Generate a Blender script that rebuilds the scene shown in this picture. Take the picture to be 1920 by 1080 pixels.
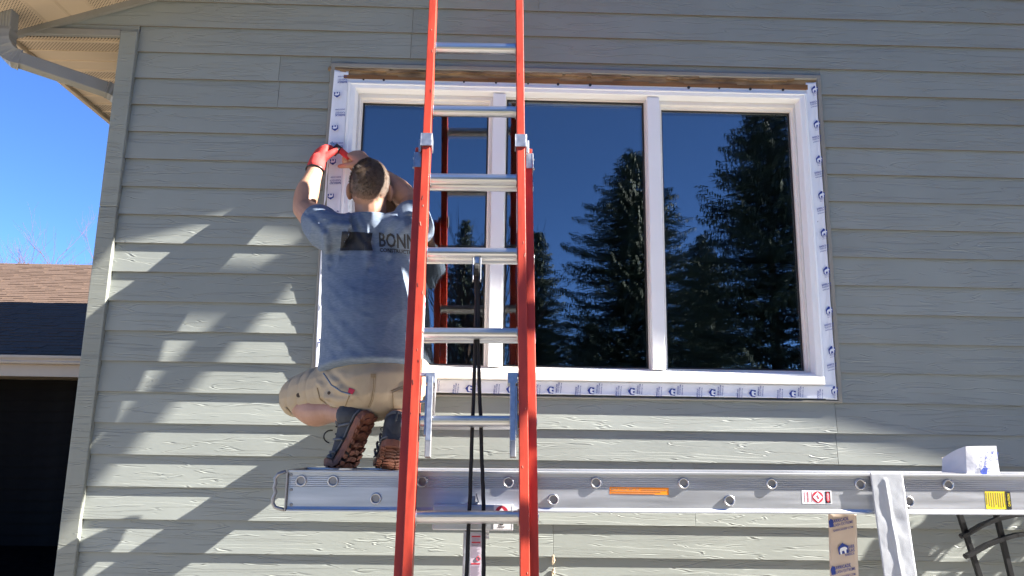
import bpy, bmesh, math, random
import numpy as np
from mathutils import Vector, Matrix, noise
from mathutils.bvhtree import BVHTree
random.seed(7); rng = np.random.default_rng(7)
S = bpy.context.scene
for o in list(bpy.data.objects): bpy.data.objects.remove(o)
COL = S.collection

# ------------------------------------------------------------------ camera, sky, sun, exposure
FPX = 1442.0; CAM = Vector((0, -3.178, 1.65))
PITCH, YAW, ROLL = 0.1938, 0.0224, 0.0146
def _basis():
    f = Vector((math.sin(YAW)*math.cos(PITCH), math.cos(YAW)*math.cos(PITCH), math.sin(PITCH)))
    r = Vector((math.cos(YAW), -math.sin(YAW), 0)); u = r.cross(f)
    return r*math.cos(ROLL)+u*math.sin(ROLL), u*math.cos(ROLL)-r*math.sin(ROLL), f
CR, CU, CF = _basis()
cam = bpy.data.objects.new('camera', bpy.data.cameras.new('camera')); COL.objects.link(cam)
cam.matrix_world = Matrix(((CR.x, CU.x, -CF.x, CAM.x), (CR.y, CU.y, -CF.y, CAM.y), (CR.z, CU.z, -CF.z, CAM.z), (0, 0, 0, 1)))
cam.data.sensor_width = 36; cam.data.lens = FPX/1920*36; cam.data.clip_start = .05; cam.data.clip_end = 3000
S.camera = cam
SUN = Vector((7.5, -1.0, 5.5)).normalized()
EL = math.asin(SUN.z); AZ = math.atan2(SUN.x, SUN.y)
W_ = bpy.data.worlds.new('World'); S.world = W_; W_.use_nodes = True
nt = W_.node_tree; bg = nt.nodes['Background']
sk = nt.nodes.new('ShaderNodeTexSky'); sk.sky_type = 'NISHITA'; sk.sun_disc = False
sk.sun_elevation = EL; sk.sun_rotation = AZ; sk.air_density = 0.45; sk.dust_density = 0.0; sk.ozone_density = 10.0
nt.links.new(sk.outputs[0], bg.inputs[0]); bg.inputs[1].default_value = 0.05
sun = bpy.data.objects.new('sun', bpy.data.lights.new('sun', 'SUN')); COL.objects.link(sun)
sun.data.energy = 4.1; sun.data.angle = math.radians(.35); sun.data.color = (1, .95, .87)
sun.rotation_euler = SUN.to_track_quat('Z', 'Y').to_euler(); sun.location = (12, -4, 14)
S.view_settings.view_transform = 'Standard'; S.view_settings.look = 'None'
S.view_settings.exposure = 3.1; S.view_settings.gamma = 1; S.view_settings.use_curve_mapping = False

# ------------------------------------------------------------------ helpers
def W(px, py, Y=0.0):                     # measuring aid: a point of the photograph at distance Y from the wall
    d = CR*((px-960)/FPX) - CU*((py-540)/FPX) + CF
    return CAM + d*((Y-CAM.y)/d.y)
def P(v): d = Vector(v)-CAM; z = d.dot(CF); return 960+FPX*d.dot(CR)/z, 540-FPX*d.dot(CU)/z
def worg(o):
    v = Vector((0, 0, 0))
    while o is not None: v += o.location; o = o.parent
    return v
def tag(o, label=None, cat=None, group=None, kind=None):
    if label: o['label'] = label
    if cat: o['category'] = cat
    if group: o['group'] = group
    if kind: o['kind'] = kind
    return o
def empty(name, loc, label=None, cat=None, group=None):
    o = bpy.data.objects.new(name, None); COL.objects.link(o); o.location = loc; o.empty_display_size = .1
    return tag(o, label, cat, group)
class MB:
    def __init__(s): s.v = []; s.f = []
    def add(s, vs, fs):
        b = len(s.v); s.v += [tuple(v) for v in vs]; s.f += [tuple(i+b for i in f) for f in fs]; return s
    def obox(s, c, ax, h):
        c = Vector(c); a, b, d = [Vector(x) for x in ax]
        vs = [c+a*(h[0]*i)+b*(h[1]*j)+d*(h[2]*k) for i in (-1, 1) for j in (-1, 1) for k in (-1, 1)]
        return s.add(vs, [(0, 1, 3, 2), (4, 6, 7, 5), (0, 4, 5, 1), (2, 3, 7, 6), (0, 2, 6, 4), (1, 5, 7, 3)])
    def box(s, x0, x1, y0, y1, z0, z1):
        return s.obox(((x0+x1)/2, (y0+y1)/2, (z0+z1)/2), ((1, 0, 0), (0, 1, 0), (0, 0, 1)), (abs(x1-x0)/2, abs(y1-y0)/2, abs(z1-z0)/2))
    def prism(s, prof, p0, p1, u, v, cap=True):    # profile points (a,b) along u,v swept p0->p1
        p0, p1, u, v = Vector(p0), Vector(p1), Vector(u), Vector(v); n = len(prof)
        vs = [p0+u*a+v*b for a, b in prof]+[p1+u*a+v*b for a, b in prof]
        fs = [(i, (i+1) % n, (i+1) % n+n, i+n) for i in range(n)]
        if cap: fs += [tuple(range(n))[::-1], tuple(range(n, 2*n))]
        return s.add(vs, fs)
    def cyl(s, p0, p1, r, n=12, r1=None, cap=True):
        p0, p1 = Vector(p0), Vector(p1); d = (p1-p0).normalized()
        u = d.orthogonal().normalized(); w = d.cross(u); r1 = r if r1 is None else r1
        vs = [p0+(u*math.cos(6.28318*i/n)+w*math.sin(6.28318*i/n))*r for i in range(n)]
        vs += [p1+(u*math.cos(6.28318*i/n)+w*math.sin(6.28318*i/n))*r1 for i in range(n)]
        fs = [(i, (i+1) % n, (i+1) % n+n, i+n) for i in range(n)]
        if cap: fs += [tuple(range(n))[::-1], tuple(range(n, 2*n))]
        return s.add(vs, fs)
    def tube(s, pts, r, n=8, closed=False):
        pts = [Vector(p) for p in pts]; m = len(pts); rr = r if isinstance(r, (list, tuple)) else [r]*m
        t = (pts[1]-pts[0]).normalized(); u = t.orthogonal().normalized(); rings = []
        for i in range(m):
            if closed: t = (pts[(i+1) % m]-pts[i-1]).normalized()
            else: t = (pts[min(i+1, m-1)]-pts[max(i-1, 0)]).normalized()
            u = (u-t*u.dot(t)).normalized(); w = t.cross(u)
            rings.append([pts[i]+(u*math.cos(6.28318*k/n)+w*math.sin(6.28318*k/n))*rr[i] for k in range(n)])
        vs = [p for R in rings for p in R]; fs = []
        for i in range(m if closed else m-1):
            j = (i+1) % m
            fs += [(i*n+k, i*n+(k+1) % n, j*n+(k+1) % n, j*n+k) for k in range(n)]
        if not closed: fs += [tuple(range(n))[::-1], tuple(range((m-1)*n, m*n))]
        return s.add(vs, fs)
    def limb(s, pts, rad, ref=(0, 0, 1), n=16, cap=1.0):    # tapered elliptic limb with round ends
        pts = [Vector(p) for p in pts]; rad = [(r, r) if not isinstance(r, (tuple, list)) else r for r in rad]
        # densify with catmull-rom
        Q, R = [], []; m = len(pts)
        for i in range(m-1):
            p0, p1, p2, p3 = pts[max(i-1, 0)], pts[i], pts[i+1], pts[min(i+2, m-1)]
            for k in range(4):
                t = k/4
                Q.append(.5*((2*p1)+(p2-p0)*t+(2*p0-5*p1+4*p2-p3)*t*t+(3*p1-p0-3*p2+p3)*t**3))
                e = t*t*(3-2*t)
                R.append((rad[i][0]*(1-e)+rad[i+1][0]*e, rad[i][1]*(1-e)+rad[i+1][1]*e))
        Q.append(pts[-1]); R.append(rad[-1]); m = len(Q)
        T = [(Q[min(i+1, m-1)]-Q[max(i-1, 0)]).normalized() for i in range(m)]
        c0, c1 = [], []
        for a in (85, 60, 30):
            c, sn = math.cos(math.radians(a)), math.sin(math.radians(a))
            r0 = min(R[0])*cap; r1 = min(R[-1])*cap
            c0.append((Q[0]-T[0]*r0*sn, (R[0][0]*c, R[0][1]*c), T[0])); c1.append((Q[-1]+T[-1]*r1*sn, (R[-1][0]*c, R[-1][1]*c), T[-1]))
        seq = c0+list(zip(Q, R, T))+c1[::-1]; ref = Vector(ref); vs = []
        for p, (ra, rb), t in seq:
            u = ref-t*ref.dot(t)
            if u.length < .05: u = t.orthogonal()
            u.normalize(); w = t.cross(u)
            vs += [p+w*(math.cos(6.28318*k/n)*ra)+u*(math.sin(6.28318*k/n)*rb) for k in range(n)]
        fs = []; L = len(seq)
        for i in range(L-1): fs += [(i*n+k, i*n+(k+1) % n, (i+1)*n+(k+1) % n, (i+1)*n+k) for k in range(n)]
        fs += [tuple(range(n))[::-1], tuple(range((L-1)*n, L*n))]
        return s.add(vs, fs)
    def ell(s, c, ax, r, nu=16, nv=12):
        c = Vector(c); a, b, d = [Vector(x) for x in ax]; vs = []; fs = []
        for j in range(nv+1):
            th = math.pi*(.02+.96*j/nv)
            for i in range(nu):
                ph = 6.28318*i/nu
                vs.append(c+a*(r[0]*math.sin(th)*math.cos(ph))+b*(r[1]*math.sin(th)*math.sin(ph))+d*(r[2]*math.cos(th)))
        for j in range(nv):
            fs += [(j*nu+i, (j+1)*nu+i, (j+1)*nu+(i+1) % nu, j*nu+(i+1) % nu) for i in range(nu)]
        fs += [tuple(range(nu)), tuple(range(nv*nu, (nv+1)*nu))[::-1]]
        return s.add(vs, fs)
    def ring(s, x0, x1, z0, z1, prof, sc=(1, 1, 1, 1)):   # mitred frame: profile of (inset, y); sc = left,right,bottom,top inset scale
        n = len(prof); vs = []
        for a, y in prof:
            X0, X1, Z0, Z1 = x0+a*sc[0], x1-a*sc[1], z0+a*sc[2], z1-a*sc[3]
            vs += [(X0, y, Z0), (X1, y, Z0), (X1, y, Z1), (X0, y, Z1)]
        fs = []
        for i in range(n-1):
            for k in range(4): fs.append((i*4+k, i*4+(k+1) % 4, (i+1)*4+(k+1) % 4, (i+1)*4+k))
        return s.add(vs, fs)
    def grid(s, fn, nu, nv):
        vs = [fn(i/nu, j/nv) for j in range(nv+1) for i in range(nu+1)]
        return s.add(vs, [(j*(nu+1)+i, j*(nu+1)+i+1, (j+1)*(nu+1)+i+1, (j+1)*(nu+1)+i) for j in range(nv) for i in range(nu)])
    def mesh(s, name, off, m, smooth, recalc=True):
        me = bpy.data.meshes.new(name); off = Vector(off)
        me.from_pydata([Vector(v)-off for v in s.v], [], s.f)
        if recalc:
            b = bmesh.new(); b.from_mesh(me); bmesh.ops.recalc_face_normals(b, faces=b.faces); b.to_mesh(me); b.free()
        if m: me.materials.append(m)
        if smooth: me.polygons.foreach_set('use_smooth', [True]*len(me.polygons))
        me.update(); return me
    def build(s, name, m, parent=None, smooth=False, bevel=0, loc=None, recalc=True, seg=2):
        off = worg(parent) if parent is not None else Vector((0, 0, 0))
        l = Vector((0, 0, 0))
        if loc is not None: l = Vector(loc)-off; off = Vector(loc)
        o = bpy.data.objects.new(name, s.mesh(name, off, m, smooth, recalc)); COL.objects.link(o); o.location = l
        if parent is not None: o.parent = parent
        if bevel:
            b = o.modifiers.new('bevel', 'BEVEL'); b.width = bevel; b.segments = seg; b.limit_method = 'ANGLE'; b.angle_limit = .7
        return o
def sheet(o, t):                                    # give a sheet real thickness
    m = o.modifiers.new('thick', 'SOLIDIFY'); m.thickness = t; m.offset = 0; return o
def remeshed(mb, voxel, it=3, fac=.5):
    me = mb.mesh('tmp', (0, 0, 0), None, False); o = bpy.data.objects.new('tmp', me); COL.objects.link(o)
    r = o.modifiers.new('r', 'REMESH'); r.mode = 'VOXEL'; r.voxel_size = voxel; r.adaptivity = 0
    if it: q = o.modifiers.new('s', 'SMOOTH'); q.factor = fac; q.iterations = it
    dg = bpy.context.evaluated_depsgraph_get(); out = bpy.data.meshes.new_from_object(o.evaluated_get(dg))
    bpy.data.objects.remove(o); return out
def link_mesh(name, me, m, parent, smooth=True):
    off = worg(parent); co = np.empty(len(me.vertices)*3, 'f'); me.vertices.foreach_get('co', co)
    co = co.reshape(-1, 3)-np.array(off); me.vertices.foreach_set('co', co.astype('f').ravel())
    me.materials.clear(); me.materials.append(m); me.polygons.foreach_set('use_smooth', [smooth]*len(me.polygons)); me.update()
    o = bpy.data.objects.new(name, me); COL.objects.link(o); o.parent = parent; return o
_tc = {}
def text_mesh(body, bold=0.0, width=1.0):           # letters of cap height 1, starting at 0,0
    k = (body, bold, width)
    if k in _tc: return _tc[k]
    c = bpy.data.curves.new('t', 'FONT'); c.body = body; c.size = 1.43; c.offset = bold; c.resolution_u = 2
    o = bpy.data.objects.new('t', c); COL.objects.link(o)
    dg = bpy.context.evaluated_depsgraph_get(); me = bpy.data.meshes.new_from_object(o.evaluated_get(dg))
    vs = [(v.co.x*width, v.co.y) for v in me.vertices]; fs = [tuple(p.vertices) for p in me.polygons]
    bpy.data.objects.remove(o); bpy.data.meshes.remove(me); _tc[k] = (vs, fs, max(v[0] for v in vs)); return _tc[k]
def put_text(mb, body, p, u, v, h, bold=0.0, length=None, width=1.0, center=False):   # p lower-left, u/v unit dirs
    vs, fs, L = text_mesh(body, bold, width); p, u, v = Vector(p), Vector(u), Vector(v)
    kx = length/L if length else h
    if center: p = p-u*(kx*L/2)-v*(h/2)
    return mb.add([p+u*(x*kx)+v*(y*h) for x, y in vs], fs)
def put_poly(mb, pts, p, u, v, k):
    p, u, v = Vector(p), Vector(u), Vector(v)
    return mb.add([p+u*(a*k)+v*(b*k) for a, b in pts], [tuple(range(len(pts)))])

# ------------------------------------------------------------------ materials
def mat(name, col, rough=.6, metal=0, var=.12, vs=6, bump=0, bs=60, spec=.5, stretch=(1, 1, 1), col2=None, detail=5, rv=.1):
    m = bpy.data.materials.new(name); m.use_nodes = True; t = m.node_tree; b = t.nodes['Principled BSDF']
    b.inputs['Metallic'].default_value = metal; b.inputs['Specular IOR Level'].default_value = spec
    tc = t.nodes.new('ShaderNodeTexCoord'); mp = t.nodes.new('ShaderNodeMapping'); mp.inputs['Scale'].default_value = stretch
    t.links.new(tc.outputs['Object'], mp.inputs[0])
    n = t.nodes.new('ShaderNodeTexNoise'); n.inputs['Scale'].default_value = vs; n.inputs['Detail'].default_value = detail
    t.links.new(mp.outputs[0], n.inputs['Vector'])
    r = t.nodes.new('ShaderNodeValToRGB'); c = Vector(col); a2 = Vector(col2) if col2 else c*(1+var)
    r.color_ramp.elements[0].position = .3; r.color_ramp.elements[1].position = .7
    a1 = c if col2 else c*(1-var)
    r.color_ramp.elements[0].color = (*a1, 1); r.color_ramp.elements[1].color = (*a2, 1)
    t.links.new(n.outputs[0], r.inputs[0]); t.links.new(r.outputs[0], b.inputs['Base Color'])
    mr = t.nodes.new('ShaderNodeMapRange'); mr.inputs[3].default_value = max(.02, rough-rv); mr.inputs[4].default_value = min(1, rough+rv)
    t.links.new(n.outputs[0], mr.inputs[0]); t.links.new(mr.outputs[0], b.inputs['Roughness'])
    if bump:
        n2 = t.nodes.new('ShaderNodeTexNoise'); n2.inputs['Scale'].default_value = bs; n2.inputs['Detail'].default_value = 4
        t.links.new(mp.outputs[0], n2.inputs['Vector'])
        bp = t.nodes.new('ShaderNodeBump'); bp.inputs['Strength'].default_value = 1; bp.inputs['Distance'].default_value = bump
        t.links.new(n2.outputs[0], bp.inputs['Height']); t.links.new(bp.outputs[0], b.inputs['Normal'])
    return m
def siding_mat(name, col, depth=.0017):
    m = mat(name, col, .55, var=.06, vs=3, spec=.35); t = m.node_tree; b = t.nodes['Principled BSDF']
    N = t.nodes.new; L = t.links.new
    tc = N('ShaderNodeTexCoord'); oi = N('ShaderNodeObjectInfo'); ad = N('ShaderNodeVectorMath'); ad.operation = 'ADD'
    ml = N('ShaderNodeMath'); ml.operation = 'MULTIPLY'; ml.inputs[1].default_value = 97
    L(oi.outputs['Random'], ml.inputs[0]); L(tc.outputs['Object'], ad.inputs[0]); L(ml.outputs[0], ad.inputs[1])
    mp = N('ShaderNodeMapping'); mp.inputs['Scale'].default_value = (1.25, 1, 16)
    L(ad.outputs[0], mp.inputs[0])
    n = N('ShaderNodeTexNoise'); n.inputs['Scale'].default_value = 1; n.inputs['Detail'].default_value = 3; n.inputs['Roughness'].default_value = .46
    n.inputs['Distortion'].default_value = 0
    L(mp.outputs[0], n.inputs['Vector'])
    m1 = N('ShaderNodeMath'); m1.operation = 'MULTIPLY'; m1.inputs[1].default_value = 11; L(n.outputs[0], m1.inputs[0])
    fr = N('ShaderNodeMath'); fr.operation = 'FRACT'; L(m1.outputs[0], fr.inputs[0])
    cr = N('ShaderNodeValToRGB'); e = cr.color_ramp.elements
    e[0].position = 0; e[0].color = (.5, .5, .5, 1); e[1].position = 1; e[1].color = (.5, .5, .5, 1)
    for p, c in ((.07, 1), (.17, .0), (.27, .5)):
        q = cr.color_ramp.elements.new(p); q.color = (c, c, c, 1)
    L(fr.outputs[0], cr.inputs[0])
    # lines fade in and out along the board
    mp2 = N('ShaderNodeMapping'); mp2.inputs['Scale'].default_value = (3.5, 1, 26); L(ad.outputs[0], mp2.inputs[0])
    n3 = N('ShaderNodeTexNoise'); n3.inputs['Scale'].default_value = 1; n3.inputs['Detail'].default_value = 1; L(mp2.outputs[0], n3.inputs['Vector'])
    mk = N('ShaderNodeMapRange'); mk.inputs[1].default_value = .36; mk.inputs[2].default_value = .44; L(n3.outputs[0], mk.inputs[0])
    mm = N('ShaderNodeMix'); mm.data_type = 'FLOAT'; mm.inputs['A'].default_value = .5; L(mk.outputs[0], mm.inputs['Factor']); L(cr.outputs[0], mm.inputs['B'])
    bp = N('ShaderNodeBump'); bp.inputs['Strength'].default_value = 1; bp.inputs['Distance'].default_value = depth
    L(mm.outputs[0], bp.inputs['Height'])
    mp3 = N('ShaderNodeMapping'); mp3.inputs['Scale'].default_value = (30, 1, 120); L(ad.outputs[0], mp3.inputs[0])
    n4 = N('ShaderNodeTexNoise'); n4.inputs['Scale'].default_value = 1; n4.inputs['Detail'].default_value = 3; L(mp3.outputs[0], n4.inputs['Vector'])
    vr = N('ShaderNodeMapRange'); vr.inputs[3].default_value = .94; vr.inputs[4].default_value = 1.05; L(oi.outputs['Random'], vr.inputs[0])
    old = b.inputs['Base Color'].links[0].from_socket; vm = N('ShaderNodeVectorMath'); vm.operation = 'SCALE'; L(old, vm.inputs[0]); L(vr.outputs[0], vm.inputs['Scale']); L(vm.outputs[0], b.inputs['Base Color'])
    bp2 = N('ShaderNodeBump'); bp2.inputs['Strength'].default_value = .5; bp2.inputs['Distance'].default_value = .0006
    L(n4.outputs[0], bp2.inputs['Height']); L(bp.outputs[0], bp2.inputs['Normal']); L(bp2.outputs[0], b.inputs['Normal'])
    return m
M = {}
M['siding'] = siding_mat('siding_paint', (.25, .266, .243))
M['corner'] = siding_mat('corner_paint', (.225, .235, .205))
M['darkside'] = mat('garage_siding_shade', (.014, .0125, .011), 1, var=.2, vs=3, spec=0, rv=0)  # near-black colour stands in for the shade under the garage eave
M['caulk'] = mat('old_caulk', (.42, .33, .22), .8, var=.3, vs=40, bump=.001, bs=200)
M['tan'] = mat('tan_aluminum', (.53, .405, .27), .45, var=.04, vs=4)
M['taupe'] = mat('taupe_trim', (.235, .222, .19), .5, var=.08, vs=8)
M['vinyl'] = mat('white_vinyl', (.85, .85, .84), .32, var=.02, vs=5)
M['sash'] = mat('almond_vinyl', (.82, .77, .71), .35, var=.03, vs=5)
M['gasket'] = mat('black_gasket', (.02, .02, .02), .6)
M['tape'] = mat('white_flashing_film', (.80, .81, .86), .3, var=.03, vs=12, bump=.0015, bs=18)
M['film'] = mat('dull_white_film', (.52, .51, .53), .4, var=.06, vs=20, bump=.002, bs=30)
M['kraft'] = mat('release_paper', (.55, .44, .36), .5, var=.04, vs=10)
M['silver'] = mat('woven_white_film', (.40, .41, .43), .35, var=.05, vs=30, bump=.0006, bs=700, spec=.6)
M['blue'] = mat('blue_ink', (.014, .042, .27), .5, var=.1)
M['wood'] = mat('bare_wood', (.32, .15, .05), .8, var=.35, vs=4, stretch=(1, 4, 12), bump=.002, bs=12, col2=(.12, .055, .02))
M['rough'] = mat('torn_sheathing', (.10, .06, .035), .9, col2=(.38, .25, .13), vs=9, stretch=(1, 3, 5), bump=.004, bs=25)
M['orange'] = mat('orange_fiberglass', (.36, .034, .013), .45, var=.22, vs=38, stretch=(1, 1, .15), bump=.0003, bs=400, spec=.5)
M['scuff'] = mat('paint_scuff', (.62, .30, .22), .7)
M['grime'] = mat('rail_grime', (.10, .03, .02), .8)
M['alu'] = mat('aluminum', (.50, .50, .51), .34, 1, var=.06, vs=14, stretch=(.2, 1, 3), bump=.0002, bs=300)
M['alu2'] = mat('brushed_plank_aluminum', (.52, .53, .56), .42, .85, var=.14, vs=20, stretch=(.15, 1, 2), bump=.0002, bs=400)
M['galv'] = mat('zinc_plate', (.40, .41, .43), .4, .9, var=.15, vs=60, bump=.0002, bs=300)
M['cast'] = mat('cast_handle', (.3, .29, .29), .5, .8, var=.1, vs=40)
M['dark'] = mat('dark_void', (.012, .012, .012), .9)
M['rope'] = mat('black_rope', (.012, .012, .013), .85, var=.3, vs=200, bump=.001, bs=500)
M['blackm'] = mat('black_iron', (.02, .02, .022), .4, .3, var=.2, vs=30)
M['white'] = mat('label_white', (.78, .77, .78), .4, var=.03)
M['red'] = mat('label_red', (.5, .03, .05), .45, var=.08)
M['black'] = mat('label_black', (.01, .01, .01), .45)
M['yellow'] = mat('label_yellow', (.75, .6, .02), .45, var=.04)
M['olabel'] = mat('label_orange', (.85, .25, .01), .45, var=.04)
M['pink'] = mat('label_lilac', (.55, .48, .55), .45, var=.06, vs=60)
M['greyt'] = mat('label_grey_print', (.3, .26, .32), .6)
M['stamp'] = mat('stamped_rust', (.3, .2, .14), .6, .3, var=.3, vs=200)
M['skin'] = mat('skin', (.33, .165, .10), .55, var=.1, vs=14, bump=.0008, bs=120, col2=(.43, .235, .155))
M['skin'].node_tree.nodes['Principled BSDF'].inputs['Subsurface Weight'].default_value = .04
M['skin'].node_tree.nodes['Principled BSDF'].inputs['Subsurface Radius'].default_value = (.012, .004, .002)
M['hair'] = mat('short_brown_hair', (.045, .028, .018), .5, col2=(.14, .095, .066), vs=110, bump=.003, bs=260)
M['shirt'] = mat('heather_blue_cotton', (.112, .145, .195), .85, col2=(.165, .20, .258), vs=160, stretch=(.35, .35, 1.6), bump=.0006, bs=500, spec=.2)
M['print'] = mat('black_shirt_print', (.018, .018, .022), .7, var=.3, vs=60)
M['khaki'] = mat('khaki_canvas', (.38, .30, .205), .85, var=.1, vs=9, bump=.0008, bs=420, spec=.2)
M['khakid'] = mat('khaki_seam', (.27, .19, .10), .85, var=.1, vs=30)
M['shoe'] = mat('charcoal_suede', (.035, .037, .042), .75, var=.35, vs=18, bump=.0012, bs=120)
M['shoe2'] = mat('grey_mesh', (.10, .105, .115), .7, var=.2, vs=40, bump=.0015, bs=320)
M['sole'] = mat('brown_rubber', (.19, .068, .035), .7, var=.3, vs=30, bump=.001, bs=120)
M['glove'] = mat('red_knit_glove', (.56, .035, .03), .8, var=.12, vs=90, stretch=(1, 1, .3), bump=.0012, bs=380)
M['nitrile'] = mat('black_glove_coating', (.012, .012, .013), .45)
M['steel'] = mat('blade_steel', (.6, .6, .6), .25, 1)
M['conc'] = mat('patio_concrete', (.24, .225, .2), .85, var=.1, vs=3, bump=.001, bs=90)
M['drive'] = mat('driveway_concrete', (.42, .38, .33), .85, var=.1, vs=2, bump=.001, bs=80)
M['groundshade'] = mat('painted_ground_shade', (.006, .0055, .005), .95, spec=0, var=.4, vs=12, bump=.01, bs=40)  # ground shade put into the colour, hence near-black
M['lawn'] = mat('spring_lawn', (.06, .065, .025), .95, col2=(.11, .10, .05), vs=2.5, bump=.02, bs=25)
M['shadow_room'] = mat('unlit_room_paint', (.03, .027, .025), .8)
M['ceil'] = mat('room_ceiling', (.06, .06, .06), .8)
M['roof'] = mat('asphalt_shingle', (.045, .026, .015), .95, var=.3, vs=30, bump=.003, bs=200, col2=(.082, .045, .026))
M['mroof'] = mat('main_shingle', (.10, .08, .07), .95, var=.3, vs=30)
M['needle'] = mat('spruce_needles', (.022, .042, .028), .7, col2=(.05, .082, .06), vs=2.2)
M['bark'] = mat('bark', (.07, .05, .037), .9, var=.3, vs=20, bump=.006, bs=40)
M['twig'] = mat('bare_twigs', (.07, .042, .032), .9, var=.2, vs=10)
M['leaf'] = mat('shrub_leaf', (.05, .085, .03), .6, var=.4, vs=3)
# glass: mirror share by Schlick, the rest looks through a tinted double pane
def glass():
    m = bpy.data.materials.new('window_glass'); m.use_nodes = True; t = m.node_tree; N = t.nodes.new; L = t.links.new
    t.nodes.remove(t.nodes['Principled BSDF']); out = t.nodes['Material Output']
    lw = N('ShaderNodeLayerWeight'); lw.inputs[0].default_value = .5
    p = N('ShaderNodeMath'); p.operation = 'POWER'; p.inputs[1].default_value = 5; L(lw.outputs['Facing'], p.inputs[0])
    k = N('ShaderNodeMath'); k.operation = 'MULTIPLY_ADD'; k.inputs[1].default_value = .9; k.inputs[2].default_value = .15; L(p.outputs[0], k.inputs[0])
    g = N('ShaderNodeBsdfGlossy'); g.inputs['Roughness'].default_value = 0; g.inputs[0].default_value = (.95, .97, 1, 1)
    tr = N('ShaderNodeBsdfTransparent'); tr.inputs[0].default_value = (.74, .77, .76, 1)
    n = N('ShaderNodeTexNoise'); n.inputs['Scale'].default_value = 2.2; n.inputs['Detail'].default_value = 1
    bp = N('ShaderNodeBump'); bp.inputs['Distance'].default_value = .0004; bp.inputs['Strength'].default_value = 1
    L(n.outputs[0], bp.inputs['Height']); L(bp.outputs[0], g.inputs['Normal'])
    mx = N('ShaderNodeMixShader'); L(k.outputs[0], mx.inputs[0]); L(tr.outputs[0], mx.inputs[1]); L(g.outputs[0], mx.inputs[2]); L(mx.outputs[0], out.inputs[0])
    return m
M['glass'] = glass()
# perforated soffit: rows of small dark holes
def perf():
    m = mat('perforated_tan', (.53, .405, .27), .45, var=.04, vs=4); t = m.node_tree; b = t.nodes['Principled BSDF']; N = t.nodes.new; L = t.links.new
    tc = N('ShaderNodeTexCoord'); mp = N('ShaderNodeMapping'); mp.inputs['Scale'].default_value = (95, 95, 1); mp.inputs['Rotation'].default_value = (0, 0, .785)
    L(tc.outputs['UV'], mp.inputs[0])
    v = N('ShaderNodeTexVoronoi'); v.inputs['Randomness'].default_value = 0; v.inputs['Scale'].default_value = 1; v.voronoi_dimensions = '2D'
    L(mp.outputs[0], v.inputs['Vector'])
    c = N('ShaderNodeMath'); c.operation = 'LESS_THAN'; c.inputs[1].default_value = .27; L(v.outputs['Distance'], c.inputs[0])
    old = b.inputs['Base Color'].links[0].from_socket
    mx = N('ShaderNodeMix'); mx.data_type = 'RGBA'; L(c.outputs[0], mx.inputs['Factor']); L(old, mx.inputs['A']); mx.inputs['B'].default_value = (.03, .022, .015, 1)
    L(mx.outputs['Result'], b.inputs['Base Color']); return m
M['perf'] = perf()

# ------------------------------------------------------------------ ground
tag(MB().add([(-900, -900, 0), (900, -900, 0), (900, 900, 0), (-900, 900, 0)], [(0, 1, 2, 3)]).build('ground', M['lawn']), kind='structure')
tag(MB().box(-3.2, 9.6, -3.9, -.05, -.1, .03).build('patio', M['conc'], bevel=.01), kind='structure')

tag(MB().box(-15, -3.3, -9, 3.99, -.1, .025).build('driveway', M['drive'], bevel=.01), kind='structure')

tag(MB().box(-15, -2, 4.0, 8.7, -.1, .04).build('ground_shade_strip', M['groundshade'], bevel=.01), kind='structure')  # dark strip stands in for shaded ground in front of the garage

# ------------------------------------------------------------------ house
EX = .124; Z0 = 3.427; LIP = .0096; TH = .0056; XA = 1.76
house = empty('house', (-1.63, 0, 0), 'sage green gable house with lap siding, tan soffits and a white three-pane window', 'house')
RAKE = lambda x: 3.557+.34*(min(x, 2*XA-x)+1.605)        # underside of the rake soffit at the wall
XL, XR = -1.598, 2*XA+1.6
TX0, TX1, TZ0, TZ1 = -.745, 1.44, 1.815, 3.272                 # window opening incl. old channel trim
JO = {2: [W(523, 150).x], 3: [W(521, 200).x], 0: [W(772, 90).x], 1: [W(770, 110).x], -1: [W(1010, 20).x], -3: [.6], 14: [W(1567, 790).x], 15: [W(1569, 850).x],
      16: [W(1302, 900).x], 17: [W(1303, 970).x], 18: [W(1037, 1020).x], 19: [W(1037, 1070).x]}
sid = {}
M['edge'] = mat('bare_board_edge', (.115, .09, .062), .8, var=.25, vs=30)
def board(x0, x1, z, zt=None, xl_top=None, xr_top=None):
    # tapered lap: face runs from -LIP at the drip edge to 0 one exposure up, then on behind the next board
    top = (zt if zt else z+EX+.018); f = lambda zz: -LIP+(zz-z)*LIP/EX
    xl_top = x0 if xl_top is None else xl_top; xr_top = x1 if xr_top is None else xr_top
    b = z if zt is None or zt > z+.1 else z
    vs = []
    for zz, a, c in ((z, x0, x1), (top, xl_top, xr_top)):
        vs += [(a, f(zz), zz), (c, f(zz), zz), (c, f(zz)+TH, zz), (a, f(zz)+TH, zz)]
    m = MB(); m.add(vs, [(0, 1, 5, 4), (1, 2, 6, 5), (2, 3, 7, 6), (3, 0, 4, 7), (3, 2, 1, 0), (4, 5, 6, 7)])
    o = m.build('siding_board', M['siding'], house, loc=((x0+x1)/2, 0, z), bevel=.0007, seg=1); o.data.materials.append(M['edge']); o.data.polygons[4].material_index = 1; return o
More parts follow.
